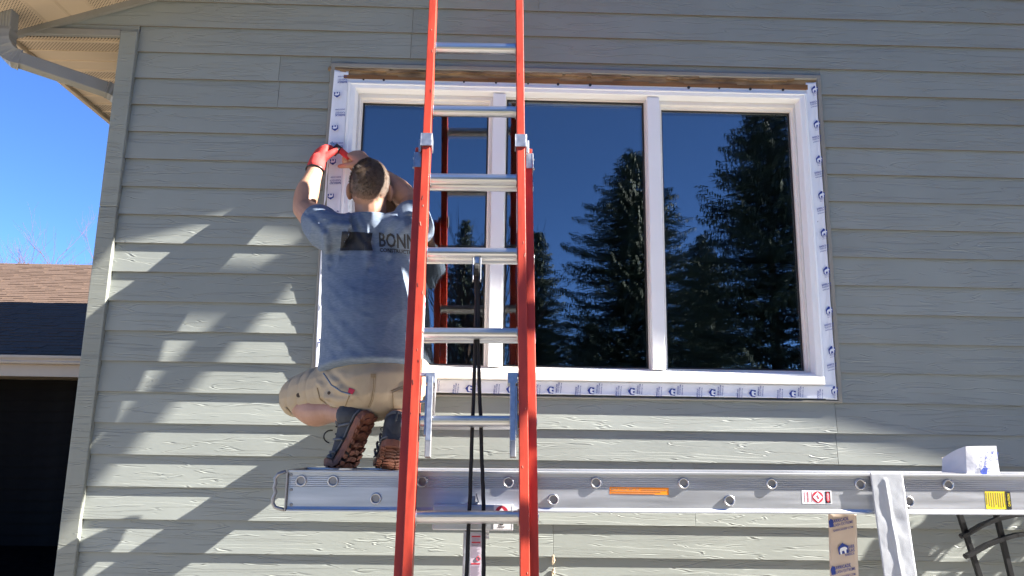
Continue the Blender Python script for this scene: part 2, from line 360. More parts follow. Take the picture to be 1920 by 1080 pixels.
for i in range(-22, 27):
    z = Z0-EX*i
    if z < .2: break
    xl, xr = XL, XR
    xlt, xrt = XL, XR
    if z > 3.385:
        g = lambda zz: -1.605+(zz-3.557)/.34
        xl, xlt = max(g(z), -2.13), max(g(z+EX+.018), -2.13); xr, xrt = 2*XA-g(z), 2*XA-g(z+EX+.018)
        if xlt > XA-.13: continue
        if xl >= xlt: xlt = xl+.001
    cuts = sorted(JO.get(i, [])+[3.3+((i*37) % 11)*.25, 6.4+((i*53) % 13)*.2])
    cuts = [c for c in cuts if xlt+.2 < c < xrt-.2]
    ends = [xl]+cuts+[xr]
    for k in range(len(ends)-1):
        a, b = ends[k]+(.0006 if k else 0), ends[k+1]-(.0006 if k < len(ends)-2 else 0)
        at_, bt_ = (xlt if k == 0 else a), (xrt if k == len(ends)-2 else b)
        if z+EX > TZ0+.012 and z < TZ1-.04 and a < TX1 and b > TX0:     # cut round the window
            if a < TX0: board(a, TX0-.002, z)
            if b > TX1: board(TX1+.002, b, z)
            if z+EX > TZ1+.005:
                m = MB(); f = lambda zz: -LIP+(zz-z)*LIP/EX; zz0 = TZ1+.002; zz1 = z+EX+.018; x0, x1 = TX0-.001, min(b, TX1+.001)
                m.add([(x0, f(zz0), zz0), (x1, f(zz0), zz0), (x1, f(zz0)+TH, zz0), (x0, f(zz0)+TH, zz0), (x0, f(zz1), zz1), (x1, f(zz1), zz1), (x1, f(zz1)+TH, zz1), (x0, f(zz1)+TH, zz1)],
                      [(0, 1, 5, 4), (1, 2, 6, 5), (2, 3, 7, 6), (3, 0, 4, 7), (3, 2, 1, 0), (4, 5, 6, 7)])
                m.build('siding_board', M['siding'], house, loc=((x0+x1)/2, 0, zz0))
        else: board(a, b, z, None, at_, bt_)
board(-2.10, -1.60, 3.390, 3.445, -2.0)
# sheathing behind the boards, with the window hole
WX0, WX1, WZ0, WZ1 = -.70, 1.395, 1.86, 3.235
sh = MB()
for b in ((-1.64, WX0, .2, 3.6), (WX1, 2*XA+1.59, .2, 3.6), (WX0, WX1, .2, WZ0), (WX0, WX1, WZ1, 3.6)): sh.box(b[0], b[1], .011, .11, b[2], min(b[3], 3.53))
sh.add([(-1.6, .011, 3.531), (2*XA+1.54, .011, 3.531), (XA, .011, 3.557+.34*(XA+1.605)-.02), (-1.6, .11, 3.531), (2*XA+1.54, .11, 3.531), (XA, .11, 3.557+.34*(XA+1.605)-.02)], [(0, 1, 2), (5, 4, 3), (0, 2, 5, 3), (1, 4, 5, 2)])
sh.build('sheathing', M['rough'], house)
MB().box(-1.62, 2*XA+1.59, .02, .3, 0, .22).build('foundation', M['conc'], house)
# corner boards (joint two thirds of the way up as in the photo)
zj = W(218, 388, -.02).z
for (z0, z1) in ((.2, zj-.0008), (zj+.0008, 3.392)):
    MB().box(-1.672, XL, -.026, .0, z0, z1).build('corner_board', M['corner'], house, bevel=.003, loc=(-1.63, -.012, z0))
    MB().box(-1.672, -1.646, .001, .09, z0, z1).build('corner_board', M['corner'], house, bevel=.003, loc=(-1.66, .05, z0))
# side wall of the house (left), lap boards seen only from the side
for i in range(1, 26):
    z = Z0-EX*i
    m = MB(); m.add([(-1.645-LIP, .092, z), (-1.645-LIP, 4.0, z), (-1.645-LIP+TH, 4.0, z), (-1.645-LIP+TH, .092, z), (-1.644, .092, z+EX+.015), (-1.644, 4, z+EX+.015), (-1.644+TH, 4, z+EX+.015), (-1.644+TH, .092, z+EX+.015)],
          [(0, 1, 5, 4), (1, 2, 6, 5), (2, 3, 7, 6), (3, 0, 4, 7), (3, 2, 1, 0), (4, 5, 6, 7)])
    m.build('siding_board', M['siding'], house, loc=(-1.645, 2, z))
# roof, rake overhang and soffits
OV = .374
def slope_quad(mb, x0, x1, y0, y1, lo, hi, right=False):
    X = (lambda x: 2*XA-x) if right else (lambda x: x)
    vs = [(X(x), y, RAKE(x)+h) for h in (lo, hi) for x, y in ((x0, y0), (x1, y0), (x1, y1), (x0, y1))]
    return mb.add(vs, [(0, 1, 2, 3), (4, 7, 6, 5), (0, 4, 5, 1), (1, 5, 6, 2), (2, 6, 7, 3), (3, 7, 4, 0)])
EV = -2.165
rf = MB(); slope_quad(rf, EV-.03, XA, -OV-.02, 4.6, .03, .17); slope_quad(rf, EV-.03, XA-.001, -OV-.02, 4.6, .03, .17, True)
rf.build('roof', M['mroof'], house)
# rake fascia
for r in (False, True):
    fb = MB(); slope_quad(fb, EV, XA if not r else XA-.001, -OV-.018, -OV, -.012, .16, r); fb.build('rake_fascia', M['tan'], house)
def uv_panel(mb_quad, nrm, m, name, dpth=.004):
    (a, b, c, d) = [Vector(p) for p in mb_quad]       # a->b along, a->d across
    me = bpy.data.meshes.new(name); off = worg(house)
    me.from_pydata([p-off for p in (a, b, c, d)], [], [(0, 1, 2, 3)]); uv = me.uv_layers.new(name='UVMap')
    L, Wd = (b-a).length, (d-a).length
    for l, q in zip(uv.data, ((0, 0), (L, 0), (L, Wd), (0, Wd))): l.uv = q
    me.materials.append(m); o = bpy.data.objects.new(name, me); COL.objects.link(o); o.parent = house; sheet(o, dpth); return o
# rake soffit: panels run from the wall out to the fascia, 4 inches wide, joint ribs between
xs = [EV]; 
ribs = [W(px, py).x for px, py in ((53, 48), (96, 37), (140, 25), (184, 13), (224, 2))]
x = ribs[0]
while x-.1 > EV+.02: x -= .095; xs.append(x)
xs = sorted(set(xs))+ribs; x = ribs[-1]
while x < XA-.1: x += .094; xs.append(x)
pat = [1, 1, 1, 0, 0]
k0 = xs.index(ribs[0])
for k in range(len(xs)-1):
    a, b = xs[k]+.004, xs[k+1]-.004
    ph = (k-k0) % 4; pf = ph in (0, 3); rec = .0
    uv_panel(((a, -.014, RAKE(a)), (a, -OV, RAKE(a)), (b, -OV, RAKE(b)), (b, -.014, RAKE(b))), None, M['perf'] if pf else M['tan'], 'soffit_panel')
    MB().add([(xs[k+1]-.009, -.014, RAKE(xs[k+1])-.006), (xs[k+1]-.009, -OV, RAKE(xs[k+1])-.006), (xs[k+1]+.004, -OV, RAKE(xs[k+1])+.002), (xs[k+1]+.004, -.014, RAKE(xs[k+1])+.002),
              (xs[k+1]-.009, -.014, RAKE(xs[k+1])+.006), (xs[k+1]-.009, -OV, RAKE(xs[k+1])+.006), (xs[k+1]+.004, -OV, RAKE(xs[k+1])+.010), (xs[k+1]+.004, -.014, RAKE(xs[k+1])+.010)],
             [(0, 1, 2, 3), (4, 7, 6, 5), (0, 4, 5, 1), (1, 5, 6, 2), (2, 6, 7, 3), (3, 7, 4, 0)]).build('soffit_rib', M['tan'], house)
for r in (False, True):                               # channel between rake soffit and wall
    fb = MB(); slope_quad(fb, EV+.02, XA if not r else XA-.001, -.028, -.0085, -.03, .006, r); fb.build('soffit_trim', M['taupe'], house)
# right rake soffit as one slope of plain panels
for k in range(60):
    a = EV+.1*k+.004; b = a+.092
    if b > XA-.03: break
    A, B = 2*XA-a, 2*XA-b
    uv_panel(((A, -.014, RAKE(A)), (A, -OV, RAKE(A)), (B, -OV, RAKE(B)), (B, -.014, RAKE(B))), None, M['tan'], 'soffit_panel')
# eave soffit along the left side wall
ZS = 3.372
MB().box(EV, -1.675, -.02, .004, ZS-.002, ZS+.03).build('soffit_trim', M['taupe'], house, bevel=.003)
edges = [.006, .036, .13, .226, .322, .41]+[.41+.098*k for k in range(1, 36)]
for k in range(len(edges)-1):
    a, b = edges[k]+.003, edges[k+1]-.003; pf = (k in (0, 1)) or ((k-2) % 4 in (2, 3))
    uv_panel(((-1.68, a, ZS), (EV+.006, a, ZS), (EV+.006, b, ZS), (-1.68, b, ZS)), None, M['perf'] if pf else M['tan'], 'soffit_panel')
    MB().box(EV+.006, -1.68, b-.003, b+.011, ZS-.007, ZS-.001).build('soffit_rib', M['tan'], house, bevel=.002)
MB().box(EV-.02, EV+.004, -OV, 4.2, ZS-.022, ZS+.16).build('eave_fascia', M['tan'], house, bevel=.004)
# downspout: rectangular ribbed pipe from beyond the frame to the side wall
def pipe(pts, w, h, name, parent, up=(0, 0, 1), ribs=True):
    prof = []
    n = 5
    a = [(-w/2, -h/2), (w/2, -h/2), (w/2, h/2), (-w/2, h/2)]
    if ribs:
        top = []
        for k in range(n):
            x0 = w/2-w*(k+.2)/n; x1 = w/2-w*(k+.5)/n; x2 = w/2-w*(k+.8)/n
            top += [(x0, h/2), (x1, h/2+.004), (x2, h/2)]
        bot = [(-p, -q) for p, q in top]; prof = bot+top
    else: prof = a
    m = MB(); L = len(pts); pts = [Vector(p) for p in pts]; n = len(prof); up = Vector(up); vs = []
    for i, p in enumerate(pts):
        t = (pts[min(i+1, L-1)]-pts[max(i-1, 0)]).normalized(); u = (up-t*up.dot(t)).normalized(); s = t.cross(u)
        g = 1.0 if ribs or i % 2 else 1.06
        vs += [p+s*(q[0]*g)+u*(q[1]*g) for q in prof]
    fs = [(i*n+k, i*n+(k+1) % n, (i+1)*n+(k+1) % n, (i+1)*n+k) for i in range(L-1) for k in range(n)]+[tuple(range(n))[::-1], tuple(range((L-1)*n, L*n))]
    m.add(vs, fs); return m.build(name, M['taupe'], parent, bevel=.002)
A = W(35, 112, -.12); B = W(200, 168, .06)
dsp = pipe([A, A.lerp(B, .5), B], .062, .05, 'downspout', house)
el = [A.lerp(B, .02)]
for k in range(0, 11): 
    a = k/10*1.9; el.append(A+(A-B).normalized()*(.07*math.sin(a))+Vector((0, .02*k/10, .09*(1-math.cos(a)))))
pipe(el, .066, .055, 'downspout_elbow', house, up=(0, -1, .2), ribs=False)
pipe([el[-1], el[-1]+Vector((.0, -.02, .2))], .062, .05, 'downspout', house, up=(0, -1, .2))
el = [B+(B-A).normalized()*(.0)]
for k in range(1, 9):
    a = k/8*1.1; el.append(B+(B-A).normalized()*(.085*math.sin(a))+Vector((0, .0, -.09*(1-math.cos(a)))))
pipe(el, .067, .055, 'downspout_elbow', house, ribs=False)
e2 = el[-1]; pipe([e2, Vector((-1.70, e2.y+.02, e2.z-.12)), Vector((-1.70, e2.y+.02, .3))], .062, .05, 'downspout', house, up=(0, -1, 0))
# unseen block behind the gable, added to shade the lower garage roof
rw = MB(); rw.box(-1.7, 2.0, 5, 9.9, 0, 9.2); rw.build('hidden_shade_block', M['siding'], house)
rr = MB(); rr.add([(-2.0, 4.7, 9.2), (2.3, 4.7, 9.2), (2.3, 10.1, 9.2), (-2.0, 10.1, 9.2), (-2.0, 7.4, 10.4), (2.3, 7.4, 10.4)], [(0, 1, 5, 4), (2, 3, 4, 5), (0, 4, 3), (1, 2, 5), (3, 2, 1, 0)]); rr.build('hidden_shade_roof', M['mroof'], house)
# room behind the window
rm = MB()
for q in (((-1.4, .3, 4.4), (3.8, .3, 4.4)),): pass
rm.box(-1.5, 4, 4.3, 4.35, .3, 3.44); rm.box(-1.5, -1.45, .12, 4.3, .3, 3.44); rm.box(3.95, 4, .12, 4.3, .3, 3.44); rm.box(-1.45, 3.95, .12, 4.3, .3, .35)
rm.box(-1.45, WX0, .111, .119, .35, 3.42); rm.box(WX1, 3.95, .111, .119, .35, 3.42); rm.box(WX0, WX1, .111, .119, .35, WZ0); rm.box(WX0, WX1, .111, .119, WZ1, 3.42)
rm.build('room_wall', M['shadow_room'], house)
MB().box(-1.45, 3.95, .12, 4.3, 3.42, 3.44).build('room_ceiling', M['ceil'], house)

# ------------------------------------------------------------------ window
F0 = W(655, 157); F1 = W(1508, 167); Fb = W(1300, 717)
FX0, FX1, FZ1, FZ0 = F0.x, F1.x, F0.z, Fb.z
trim = MB().ring(TX0, TX1, TZ0, TZ1, [(0, .0), (0, -.013), (.005, -.017), (.020, -.017), (.024, -.013), (.026, .008)], (1, .8, .35, 1)).build('channel_trim', M['taupe'], house)
MB().box(TX0+.024, TX1-.02, -.006, .0105, FZ1+.02, TZ1-.022).build('torn_sheathing', M['rough'], house)
hd = MB(); n = 60
hz0, hz1 = FZ1+.02, FZ1+.050
for k in range(26):
    a = TX0+.06+(TX1-TX0-.12)*k/26; b = TX0+.06+(TX1-TX0-.12)*(k+1)/26
    h = random.uniform(-.006, .006); hd.box(a, b, -.012+random.uniform(0, .004), -.0065, hz0, hz1-.012+h)
hd.build('header_wood', M['wood'], house)
hd = MB()
for k in range(40):
    a = random.uniform(TX0+.03, TX1-.1); hd.obox((a, -.009, TZ1-.028+random.uniform(-.008, .004)), ((1, 0, random.uniform(-.1, .1)), (0, 1, 0), (0, 0, 1)), (random.uniform(.02, .07), random.uniform(.003, .008), random.uniform(.002, .006)))
tag(hd.build('wood_splinter', M['rough'], house), kind='stuff')
win = MB().ring(FX0, FX1, FZ0, FZ1, [(0, .02), (0, -.022), (.010, -.025), (.013, -.021), (.030, -.019), (.033, -.014), (.040, .012), (.040, .1)], (1, 1, 1.25, .9)).build('window', M['vinyl'], house, bevel=.0015)
MB().ring(FX0-.032, FX1+.03, FZ0-.02, FZ1+.030, [(0, -.005), (0, -.0075), (.034, -.0075)]).build('nail_fin', M['vinyl'], win)
# lower face of the frame in almond vinyl, a separate stepped rail
MB().box(FX0+.003, FX1-.003, -.030, -.0235, FZ0-.004, FZ0+.03).build('sill_rail', M['sash'], win, bevel=.003)
GX0, GX1, GZ0, GZ1 = FX0+.04, FX1-.04, FZ0+.05, FZ1-.036
mx = [(W(920, 400).x, W(945, 400).x), (W(1216, 400).x, W(1240, 400).x)]
for a, b in mx: MB().box(a, b, -.016, .09, GZ0-.001, GZ1+.001).build('mullion', M['vinyl'], win, bevel=.004)
def sash(x0, x1, big):
    ins = (.004, .004, .004, .004) if big else (.0, .0, .0, .0)
    if not big:
        s = MB().ring(x0+.0005, x1-.0005, GZ0+.0005, GZ1-.0005, [(0, .06), (0, .018), (.010, .014), (.012, .028), (.017, .03), (.017, .07)], (1, 1, .4, 1.9)).build('sash', M['sash'], win, bevel=.001)
        a = (x0+.017, x1-.017, GZ0+.007, GZ1-.032); gy = .05
    else:
        s = MB().ring(x0+.0005, x1-.0005, GZ0+.0005, GZ1-.0005, [(0, .05), (0, .022), (.004, .02), (.005, .05)]).build('sash', M['sash'], win)
        a = (x0+.005, x1-.005, GZ0+.005, GZ1-.005); gy = .04
    MB().ring(a[0], a[1], a[2], a[3], [(-.002, gy-.004), (.006, gy-.006), (.008, gy-.001)]).build('gasket', M['gasket'], win)
    MB().box(a[0]+.001, a[1]-.001, gy, gy+.018, a[2]+.001, a[3]-.001).build('pane', M['glass'], win)
sash(GX0, mx[0][0], False); sash(mx[0][1], mx[1][0], True); sash(mx[1][1], GX1, False)
for px in (682, 720, 870, 930, 990, 1046, 1106, 1290, 1347, 1405, 1466):
    p = W(px, 152+(px-680)*.008); MB().cyl((p.x, -.0075, FZ1+.018), (p.x, -.011, FZ1+.018), random.uniform(.004, .007), 10).build('screw', M['black'], win)
for z in np.arange(FZ0+.1, FZ1-.05, .2):
    for x in (FX0-.016, FX1+.016): MB().cyl((x, -.0075, z), (x, -.010, z), .004, 8).build('screw', M['greyt'], win)
# flashing tape: left, right, bottom
BEAR_HOUSE = [(-.5, -.45), (.5, -.45), (.5, .18), (0, .55), (-.5, .18)]
BEAR = [(-.34, -.45), (-.2, -.45), (-.16, -.18), (.06, -.18), (.1, -.45), (.24, -.45), (.28, -.1), (.4, -.12), (.36, .05), (.2, .16), (-.1, .14), (-.3, .06), (-.38, -.15)]
def logo(mb, wb, p, u, v, k, n, words=True):
    put_poly(mb, BEAR_HOUSE, p, u, v, k); put_poly(wb, BEAR, Vector(p)+Vector(n)*.0004, u, v, k)
def brand(mb, p, u, v, h):
    p, u, v = Vector(p), Vector(u), Vector(v)
    put_text(mb, 'BARRICADE', p, u, v, h, .02, 5.6*h); put_text(mb, 'FLASH EXTREME', p-v*(1.25*h), u, v, h*.85, 0, 6.9*h)
    put_text(mb, 'BARRICADEBP.COM', p-v*(2.7*h), u, v, h*.55, 0, 6.6*h)
def tape_strip(name, fn, nu, nv):
    o = MB().grid(fn, nu, nv).build(name, M['tape'], house, smooth=True, recalc=False); sheet(o, .0008); return o
def wr(x, z, a=.002): return a*noise.noise(Vector((x*28, 1.7, z*6)))+a*.6*noise.noise(Vector((x*60, 4, z*22)))
xr0, xr1 = FX1+.004, TX1-.024
def fr(u, v):
    z = TZ0+.012+(TZ1-TZ0-.05)*v; x = xr0+(xr1-xr0)*u; e = max(0, u-.72)/.28
    return (x, -.0095-.007*e*e+wr(x, z)-.0005, z)
tr = tape_strip('flashing_tape', fr, 12, 160)
xl0, xl1 = TX0+.02, FX0-.004
def fl(u, v):
    z = TZ0+.012+(TZ1-TZ0-.05)*v; x = xl1+(xl0-xl1)*u; e = max(0, u-.55)/.45; lo = .004*math.sin(v*9)*e
    return (x-.01*e*math.sin(v*3.1), -.0095-.009*e-lo*.5+wr(x, z), z)
tl = tape_strip('flashing_tape', fl, 12, 160)
def fbm(u, v):
    x = FX0-.02+(FX1-FX0+.06)*u; z = FZ0-.006+(TZ0+.016-FZ0+.006)*v; e = max(0, v-.7)/.3
    return (x, -.0125-.004*e+wr(z, x, .0016), z)
tb = tape_strip('flashing_tape', fbm, 160, 10)
n_ = (0, -1, 0)
def stamp(parent, p, u, v, k):
    a, w = MB(), MB(); logo(a, w, p, u, v, k, n_); o = a.build('house_logo', M['blue'], parent); w.build('printed_bear', M['tape'], parent)
def words(parent, p, u, v, h):
    for part in range(3):
        a = MB(); p_, u_, v_ = Vector(p), Vector(u), Vector(v)
        if part == 0: put_text(a, 'BARRICADE', p_, u_, v_, h, .03, 5.6*h)
        elif part == 1: put_text(a, 'FLASH EXTREME', p_-v_*(1.25*h), u_, v_, h*.9, .01, 6.9*h)
        else: put_text(a, 'BARRICADEBP.COM', p_-v_*(2.7*h), u_, v_, h*.6, .015, 6.6*h)
        a.build('printed_words', M['blue'], parent)
for k, py in enumerate((166, 231, 297, 364, 434.5, 506, 581, 655.6, 730.7)):
    z = W(1530+4*k, py, -.02).z; u, v = Vector((.94, -.06, .28)).normalized(), Vector((-.12, 0, 1)).normalized()
    stamp(tr, (xr0+.037, -.0145, z), u, v, .030); words(tr, (xr0+.026, -.0145, z-.022), u, v, .0042)
    if k < 8: words(tr, (xr0+.012, -.0148, z-.070), Vector((.96, -.03, .25)).normalized(), v, .0074)
u, v = Vector((-1, 0, -.05)).normalized(), Vector((.05, 0, -1))
for k in range(9):
    z = TZ1-.075-.155*k
    words(tl, (xl1-.004, -.0145, z-.012), u, v, .0092); stamp(tl, (xl0+.018, -.0215, z-.08), Vector((-.9, -.08, -.1)).normalized(), v, .026)
u, v = Vector((.1, 0, 1)).normalized(), Vector((-1, 0, .1)).normalized()
for k in range(-5, 7):
    x = W(1031.7, 722).x+.1665*k
    if x < FX0+.03 or x > FX1-.02: continue
    zc = FZ0-.036; stamp(tb, (x, -.0168, zc-.006), u, v, .028); words(tb, (x+.026, -.0168, zc-.016), u, v, .0062)
    if x+.1 < FX1-.02: words(tb, (x+.105, -.0190, zc-.026), u, v, .0062)
# caulk remains beside trim and at a board joint
cm = MB()
for k in range(60):
    z = 1.18-.3*random.random() if k < 30 else 1.18+.02*random.random(); x = W(1037, 1030).x+random.uniform(-.004, .004)
    cm.ell((x, -.008, z), ((1, 0, 0), (0, 1, 0), (0, 0, 1)), (random.uniform(.002, .005), .004, random.uniform(.004, .012)), 6, 4)
tag(cm.build('caulk_bead', M['caulk'], house, smooth=True), kind='stuff')

# ------------------------------------------------------------------ neighbouring garage wing on the left
garage = empty('garage', (-7, 8, 0), 'low garage with brown shingle roof and tan gutter left of the house', 'garage')
GZ = 2.72; SL = .417
gr = MB()
nrow = 46
for r in range(nrow):
    y0 = 7.9+r*.148; x = -13.0+random.uniform(-.2, 0)
    while x < -2.6:
        w = random.uniform(.14, .34); t = random.choice((.004, .009, .013)); xa = x; xb = min(x+w-.004, -2.55); x += w
        if xb-xa < .02: continue
        za, zb = GZ+(y0-8)*SL, GZ+(y0+.17-8)*SL
        gr.add([(xa, y0, za), (xb, y0, za), (xb, y0+.17, zb+.002), (xa, y0+.17, zb+.002), (xa, y0, za+t+.006), (xb, y0, za+t+.006), (xb, y0+.17, zb+.004), (xa, y0+.17, zb+.004)],
               [(4, 5, 6, 7), (0, 1, 5, 4), (0, 4, 7, 3), (1, 2, 6, 5)])
tag(gr.build('shingle', M['roof'], garage, recalc=False), kind='stuff')
MB().add([(-13.2, 7.9, GZ-.05), (-2.5, 7.9, GZ-.05), (-2.5, 14.7, GZ+6.7*SL-.01), (-13.2, 14.7, GZ+6.7*SL-.01), (-13.2, 15, 0), (-2.5, 15, 0)], [(0, 1, 2, 3), (3, 2, 5, 4)]).build('roof', M['roof'], garage)
gp = [(0, 0), (.11, .0), (.12, .03), (.105, .05), (.125, .085), (.125, .12), (.112, .12), (.112, .1), (.0, .1)]
MB().prism(gp, (-13, 7.9, GZ-.13), (-2.5, 7.9, GZ-.13), (0, -1, 0), (0, 0, 1)).build('gutter', M['tan'], garage, bevel=.004)
MB().box(-13, -2.5, 7.88, 7.899, GZ-.3, GZ-.06).build('fascia', M['tan'], garage)
MB().box(-13, -2.5, 7.9, 8.6, GZ-.3, GZ-.285).build('soffit', M['tan'], garage)
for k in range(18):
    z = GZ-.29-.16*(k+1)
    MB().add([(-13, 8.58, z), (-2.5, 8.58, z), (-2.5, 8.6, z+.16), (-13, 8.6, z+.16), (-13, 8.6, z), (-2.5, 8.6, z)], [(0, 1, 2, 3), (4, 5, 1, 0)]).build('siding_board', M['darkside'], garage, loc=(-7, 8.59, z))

# ------------------------------------------------------------------ extension ladders
def make_ladder(B, t, lx, zr, zbase_top, zfly_top, label, zfly_bot, hw=.1915, zr0=None, single=False):
    """B: foot of the front face line at z=0; t: lean per metre; lx: sideways lean"""
    root = empty('extension_ladder', (B[0], B[1], 0), label, 'ladder', 'extension ladders carrying the plank')
    B = Vector(B); U = Vector((lx, t, 1)).normalized(); X = (Vector((1, 0, 0))-U*U.x).normalized(); N = X.cross(U).normalized()
    if N.y > 0: N = -N
    at = lambda z: B+U*(z/U.z)
    def chan(zb, zt, side, half, back, dep, fl):
        # C channel: web inside, flanges turned outward
        s = side; prof = [(0, 0), (fl, 0), (fl, -.005), (.006, -.006), (.006, -dep+.006), (fl, -dep+.005), (fl, -dep), (0, -dep)]
        p0, p1 = at(zb)-N*back+X*(s*(half-fl)), at(zt)-N*back+X*(s*(half-fl))
        return MB().prism(prof, p0, p1, X*s, N)
    for s in (-1, 1):
        chan(zfly_bot, zfly_top, s, hw, 0, .06, .029).build('rail', M['orange'], root, bevel=.002)
        if not single: chan(.02, zbase_top, s, hw+.030, .050, .06, .029).build('rail', M['orange'], root, bevel=.002)
    def rung(z, half, back, zo=0):
        c = at(z)-N*(back+.035); r = .019; prof = []
        for a in range(-150, 151, 30): prof.append((r*math.sin(math.radians(a)), r*1.0*math.cos(math.radians(a))))
        # D section: serrated tread on top
        prof = [(-.020, .0165), (-.016, .0185), (-.012, .0175), (-.008, .0188), (-.004, .0178), (0, .019), (.004, .0178), (.008, .0188), (.012, .0175), (.016, .0185), (.020, .0165), (.0225, .011)]
        prof += [(.0225*math.cos(a), -.0225*math.sin(a)+.004) for a in np.linspace(.05, 3.09, 11)]+[(-.0225, .011)]
        n2 = Vector((0, -1, 0)); zz = Vector((0, 0, 1))
        o = MB().prism(prof, c-X*half, c+X*half, n2, zz).build('rung', M['alu'], root)
        for s in (-1, 1):
            MB().cyl(c+X*(s*(half-.004)), c+X*(s*(half-.0005)), .026, 14).build('rung_collar', M['alu'], o, bevel=.001)
            if back: MB().cyl(c+X*(s*(half+.030)), c+X*(s*(half+.034)), .02, 14).build('rung_end', M['alu'], o, bevel=.001)
    z = zr0
    while z < zfly_top-.1:
        if z > zfly_bot+.05: rung(z, hw-.030, 0)
        z += zr
    z = zr0
    while z > .15: z -= zr
    while z < zbase_top-.02 and not single:
        if z > .15: rung(z+.004, hw-.001, .052)
        z += zr
    # guide brackets at the top of the base section
    for s in (-1, 1) if not single else ():
        g = MB(); p = at(zbase_top-.0)+X*(s*(hw-.0145))
        g.obox(p+N*.004, (X, N, U), (.019, .002, .027)); g.obox(p-X*.020-N*.012, (X, N, U), (.0018, .018, .027)); g.obox(p+X*.020-N*.022, (X, N, U), (.0018, .028, .027))
        g.obox(p+X*.026*s-N*.03+U*-.005, (X, N, U), (.005, .0018, .027)); g.build('guide_bracket', M['galv'], root, bevel=.001)
        g = MB(); p = at(zbase_top-.055)+X*(s*(hw+.018))
        g.obox(p-N*.046, (X, N, U), (.012, .0015, .032)); g.obox(p+X*(s*.0135)-N*.075, (X, N, U), (.0018, .032, .032))
        for q in (-.02, .02): g.cyl(p+X*(s*.015)-N*.07+U*q, p+X*(s*.021)-N*.07+U*q, .005, 8)
        g.build('guide_bracket', M['galv'], root, bevel=.0008)
    for s in (-1, 1):
        MB().obox(at(.04)+X*(s*hw)-N*.09, (X, N, U), (.03, .055, .04)).build('foot', M['black'], root, bevel=.006)
    return root, at, X, N, U
LZR = .2913
lad, LA, LX, LN, LU = make_ladder((-.0532, -1.0411, 0), .2, -.0131, LZR, 2.7286, 3.96, 'orange fiberglass extension ladder standing in front of the window and the person', .75, zr0=1.4185, hw=.1886)
for s_, z_, h_ in ((-1, 2.02, .11), (1, 2.45, .07)):
    c_ = LA(z_)+LX*(s_*(.1886-.029)-s_*.0012)-LN*.03; o_l = MB().obox(c_, (LX, LN, LU), (.0006, .02, h_)).build('rail_label', M['white'], lad)
    for k_ in range(9): MB().obox(c_-LX*(s_*.0012)+LU*(h_*(.8-.2*k_)), (LX, LN, LU), (.0003, .014, h_*.05)).build('label_line', M['greyt'] if k_ else M['red'], o_l)
rsc = random.Random(4)
for s_ in (-1, 1):
    for k_ in range(12):
        z_ = rsc.uniform(1.15, 3.6); c_ = LA(z_)+LX*(s_*(.1886-rsc.uniform(.003, .026)))+LN*.0006
        MB().obox(c_, ((LX+LU*rsc.uniform(-.6, .6)).normalized() if k_ % 3 else LX, LN, (LU+LX*rsc.uniform(-.25, .25)).normalized()), (rsc.uniform(.0004, .0012), .0004, rsc.uniform(.002, .009))).build('scuff_mark', M['scuff'] if k_ % 2 else M['grime'], lad)
so_ = MB(); zs_ = 3.86; pS = LA(zs_)-LN*.05
so_.tube([Vector((-.42, -.004, zs_-.01)), Vector((-.40, -.10, zs_-.005)), Vector((-.36, pS.y, zs_)), Vector((.20, pS.y, zs_)), Vector((.24, -.10, zs_-.005)), Vector((.26, -.004, zs_-.01))], .014, 8)
so_.build('wall_standoff', M['alu'], lad, smooth=True)
# rung locks
for s, px in ((-1, 806), (1, 961)):
    z = 1.4185+LZR; c = LA(z)-LN*.035; x = (W(px, 783, c.y).x-c.x); c = c+LX*x
    m = MB(); m.obox(c+LU*.035+LN*.034, (LX, LN, LU), (.009, .005, .105)); m.obox(c+LU*.03+LN*.016+LX*.012*-s*-1, (LX, LN, LU), (.003, .016, .08))
    m.obox(c+LU*.135+LN*.018, (LX, LN, LU), (.016, .02, .018)); m.obox(c+LU*.15+LN*.018+LX*(s*.026), (LX, LN, LU), (.016, .006, .006))
    m.obox(c+LU*.06+LN*.018+LX*(s*.022), (LX, LN, LU), (.014, .004, .004))
    o = m.build('rung_lock', M['galv'], lad, bevel=.0015)
    m = MB(); m.obox(c-LU*.078+LN*.028, (LX, LN, LU), (.0095, .010, .042)); m.build('lock_hook', M['cast'], o, bevel=.002)
    m = MB()
    for k in range(9): pass
    m.tube([c+LU*.14+LX*(.014)+LN*.01, c+LU*.09+LX*.014+LN*.014, c+LU*.02+LX*.012+LN*.0], .004, 6); m.build('lock_spring', M['cast'], o, smooth=True)
# pulley and rope
pz = W(894, 500, LA(2.26).y); pc = LA(pz.z)-LN*.03; pc.x = pz.x
m = MB(); m.obox(pc+LU*.045, (LX, LN, LU), (.008, .006, .022)); m.obox(pc+LX*.013, (LX, LN, LU), (.002, .012, .042)); m.obox(pc-LX*.013, (LX, LN, LU), (.002, .012, .042)); m.cyl(pc-LX*.015+LU*.02, pc+LX*.015+LU*.02, .004, 8)
pul = m.build('pulley', M['galv'], lad, bevel=.001)
MB().cyl(pc-LX*.009, pc+LX*.009, .022, 16).build('pulley_wheel', M['dark'], pul, bevel=.003)
def rope(p):
    out = []
    for px, py in p:
        q = LA(2.0); 
        for _ in range(12): q2 = W(px, py, q.y); q = LA(q2.z)-LN*.075
        out.append(Vector((q2.x, q.y, q2.z)))
    m = MB(); P_ = []
    for a, b in zip(out, out[1:]):
        for k in range(6): P_.append(a.lerp(b, k/6)+Vector((random.uniform(-.0008, .0008), 0, 0)))
    P_.append(out[-1]); return m.tube(P_, .0062, 8).build('rope', M['rope'], lad, smooth=True)
rope([(893, 500), (893, 560), (892, 620), (888, 740), (884, 860), (880, 960), (876, 1050), (873, 1120)])
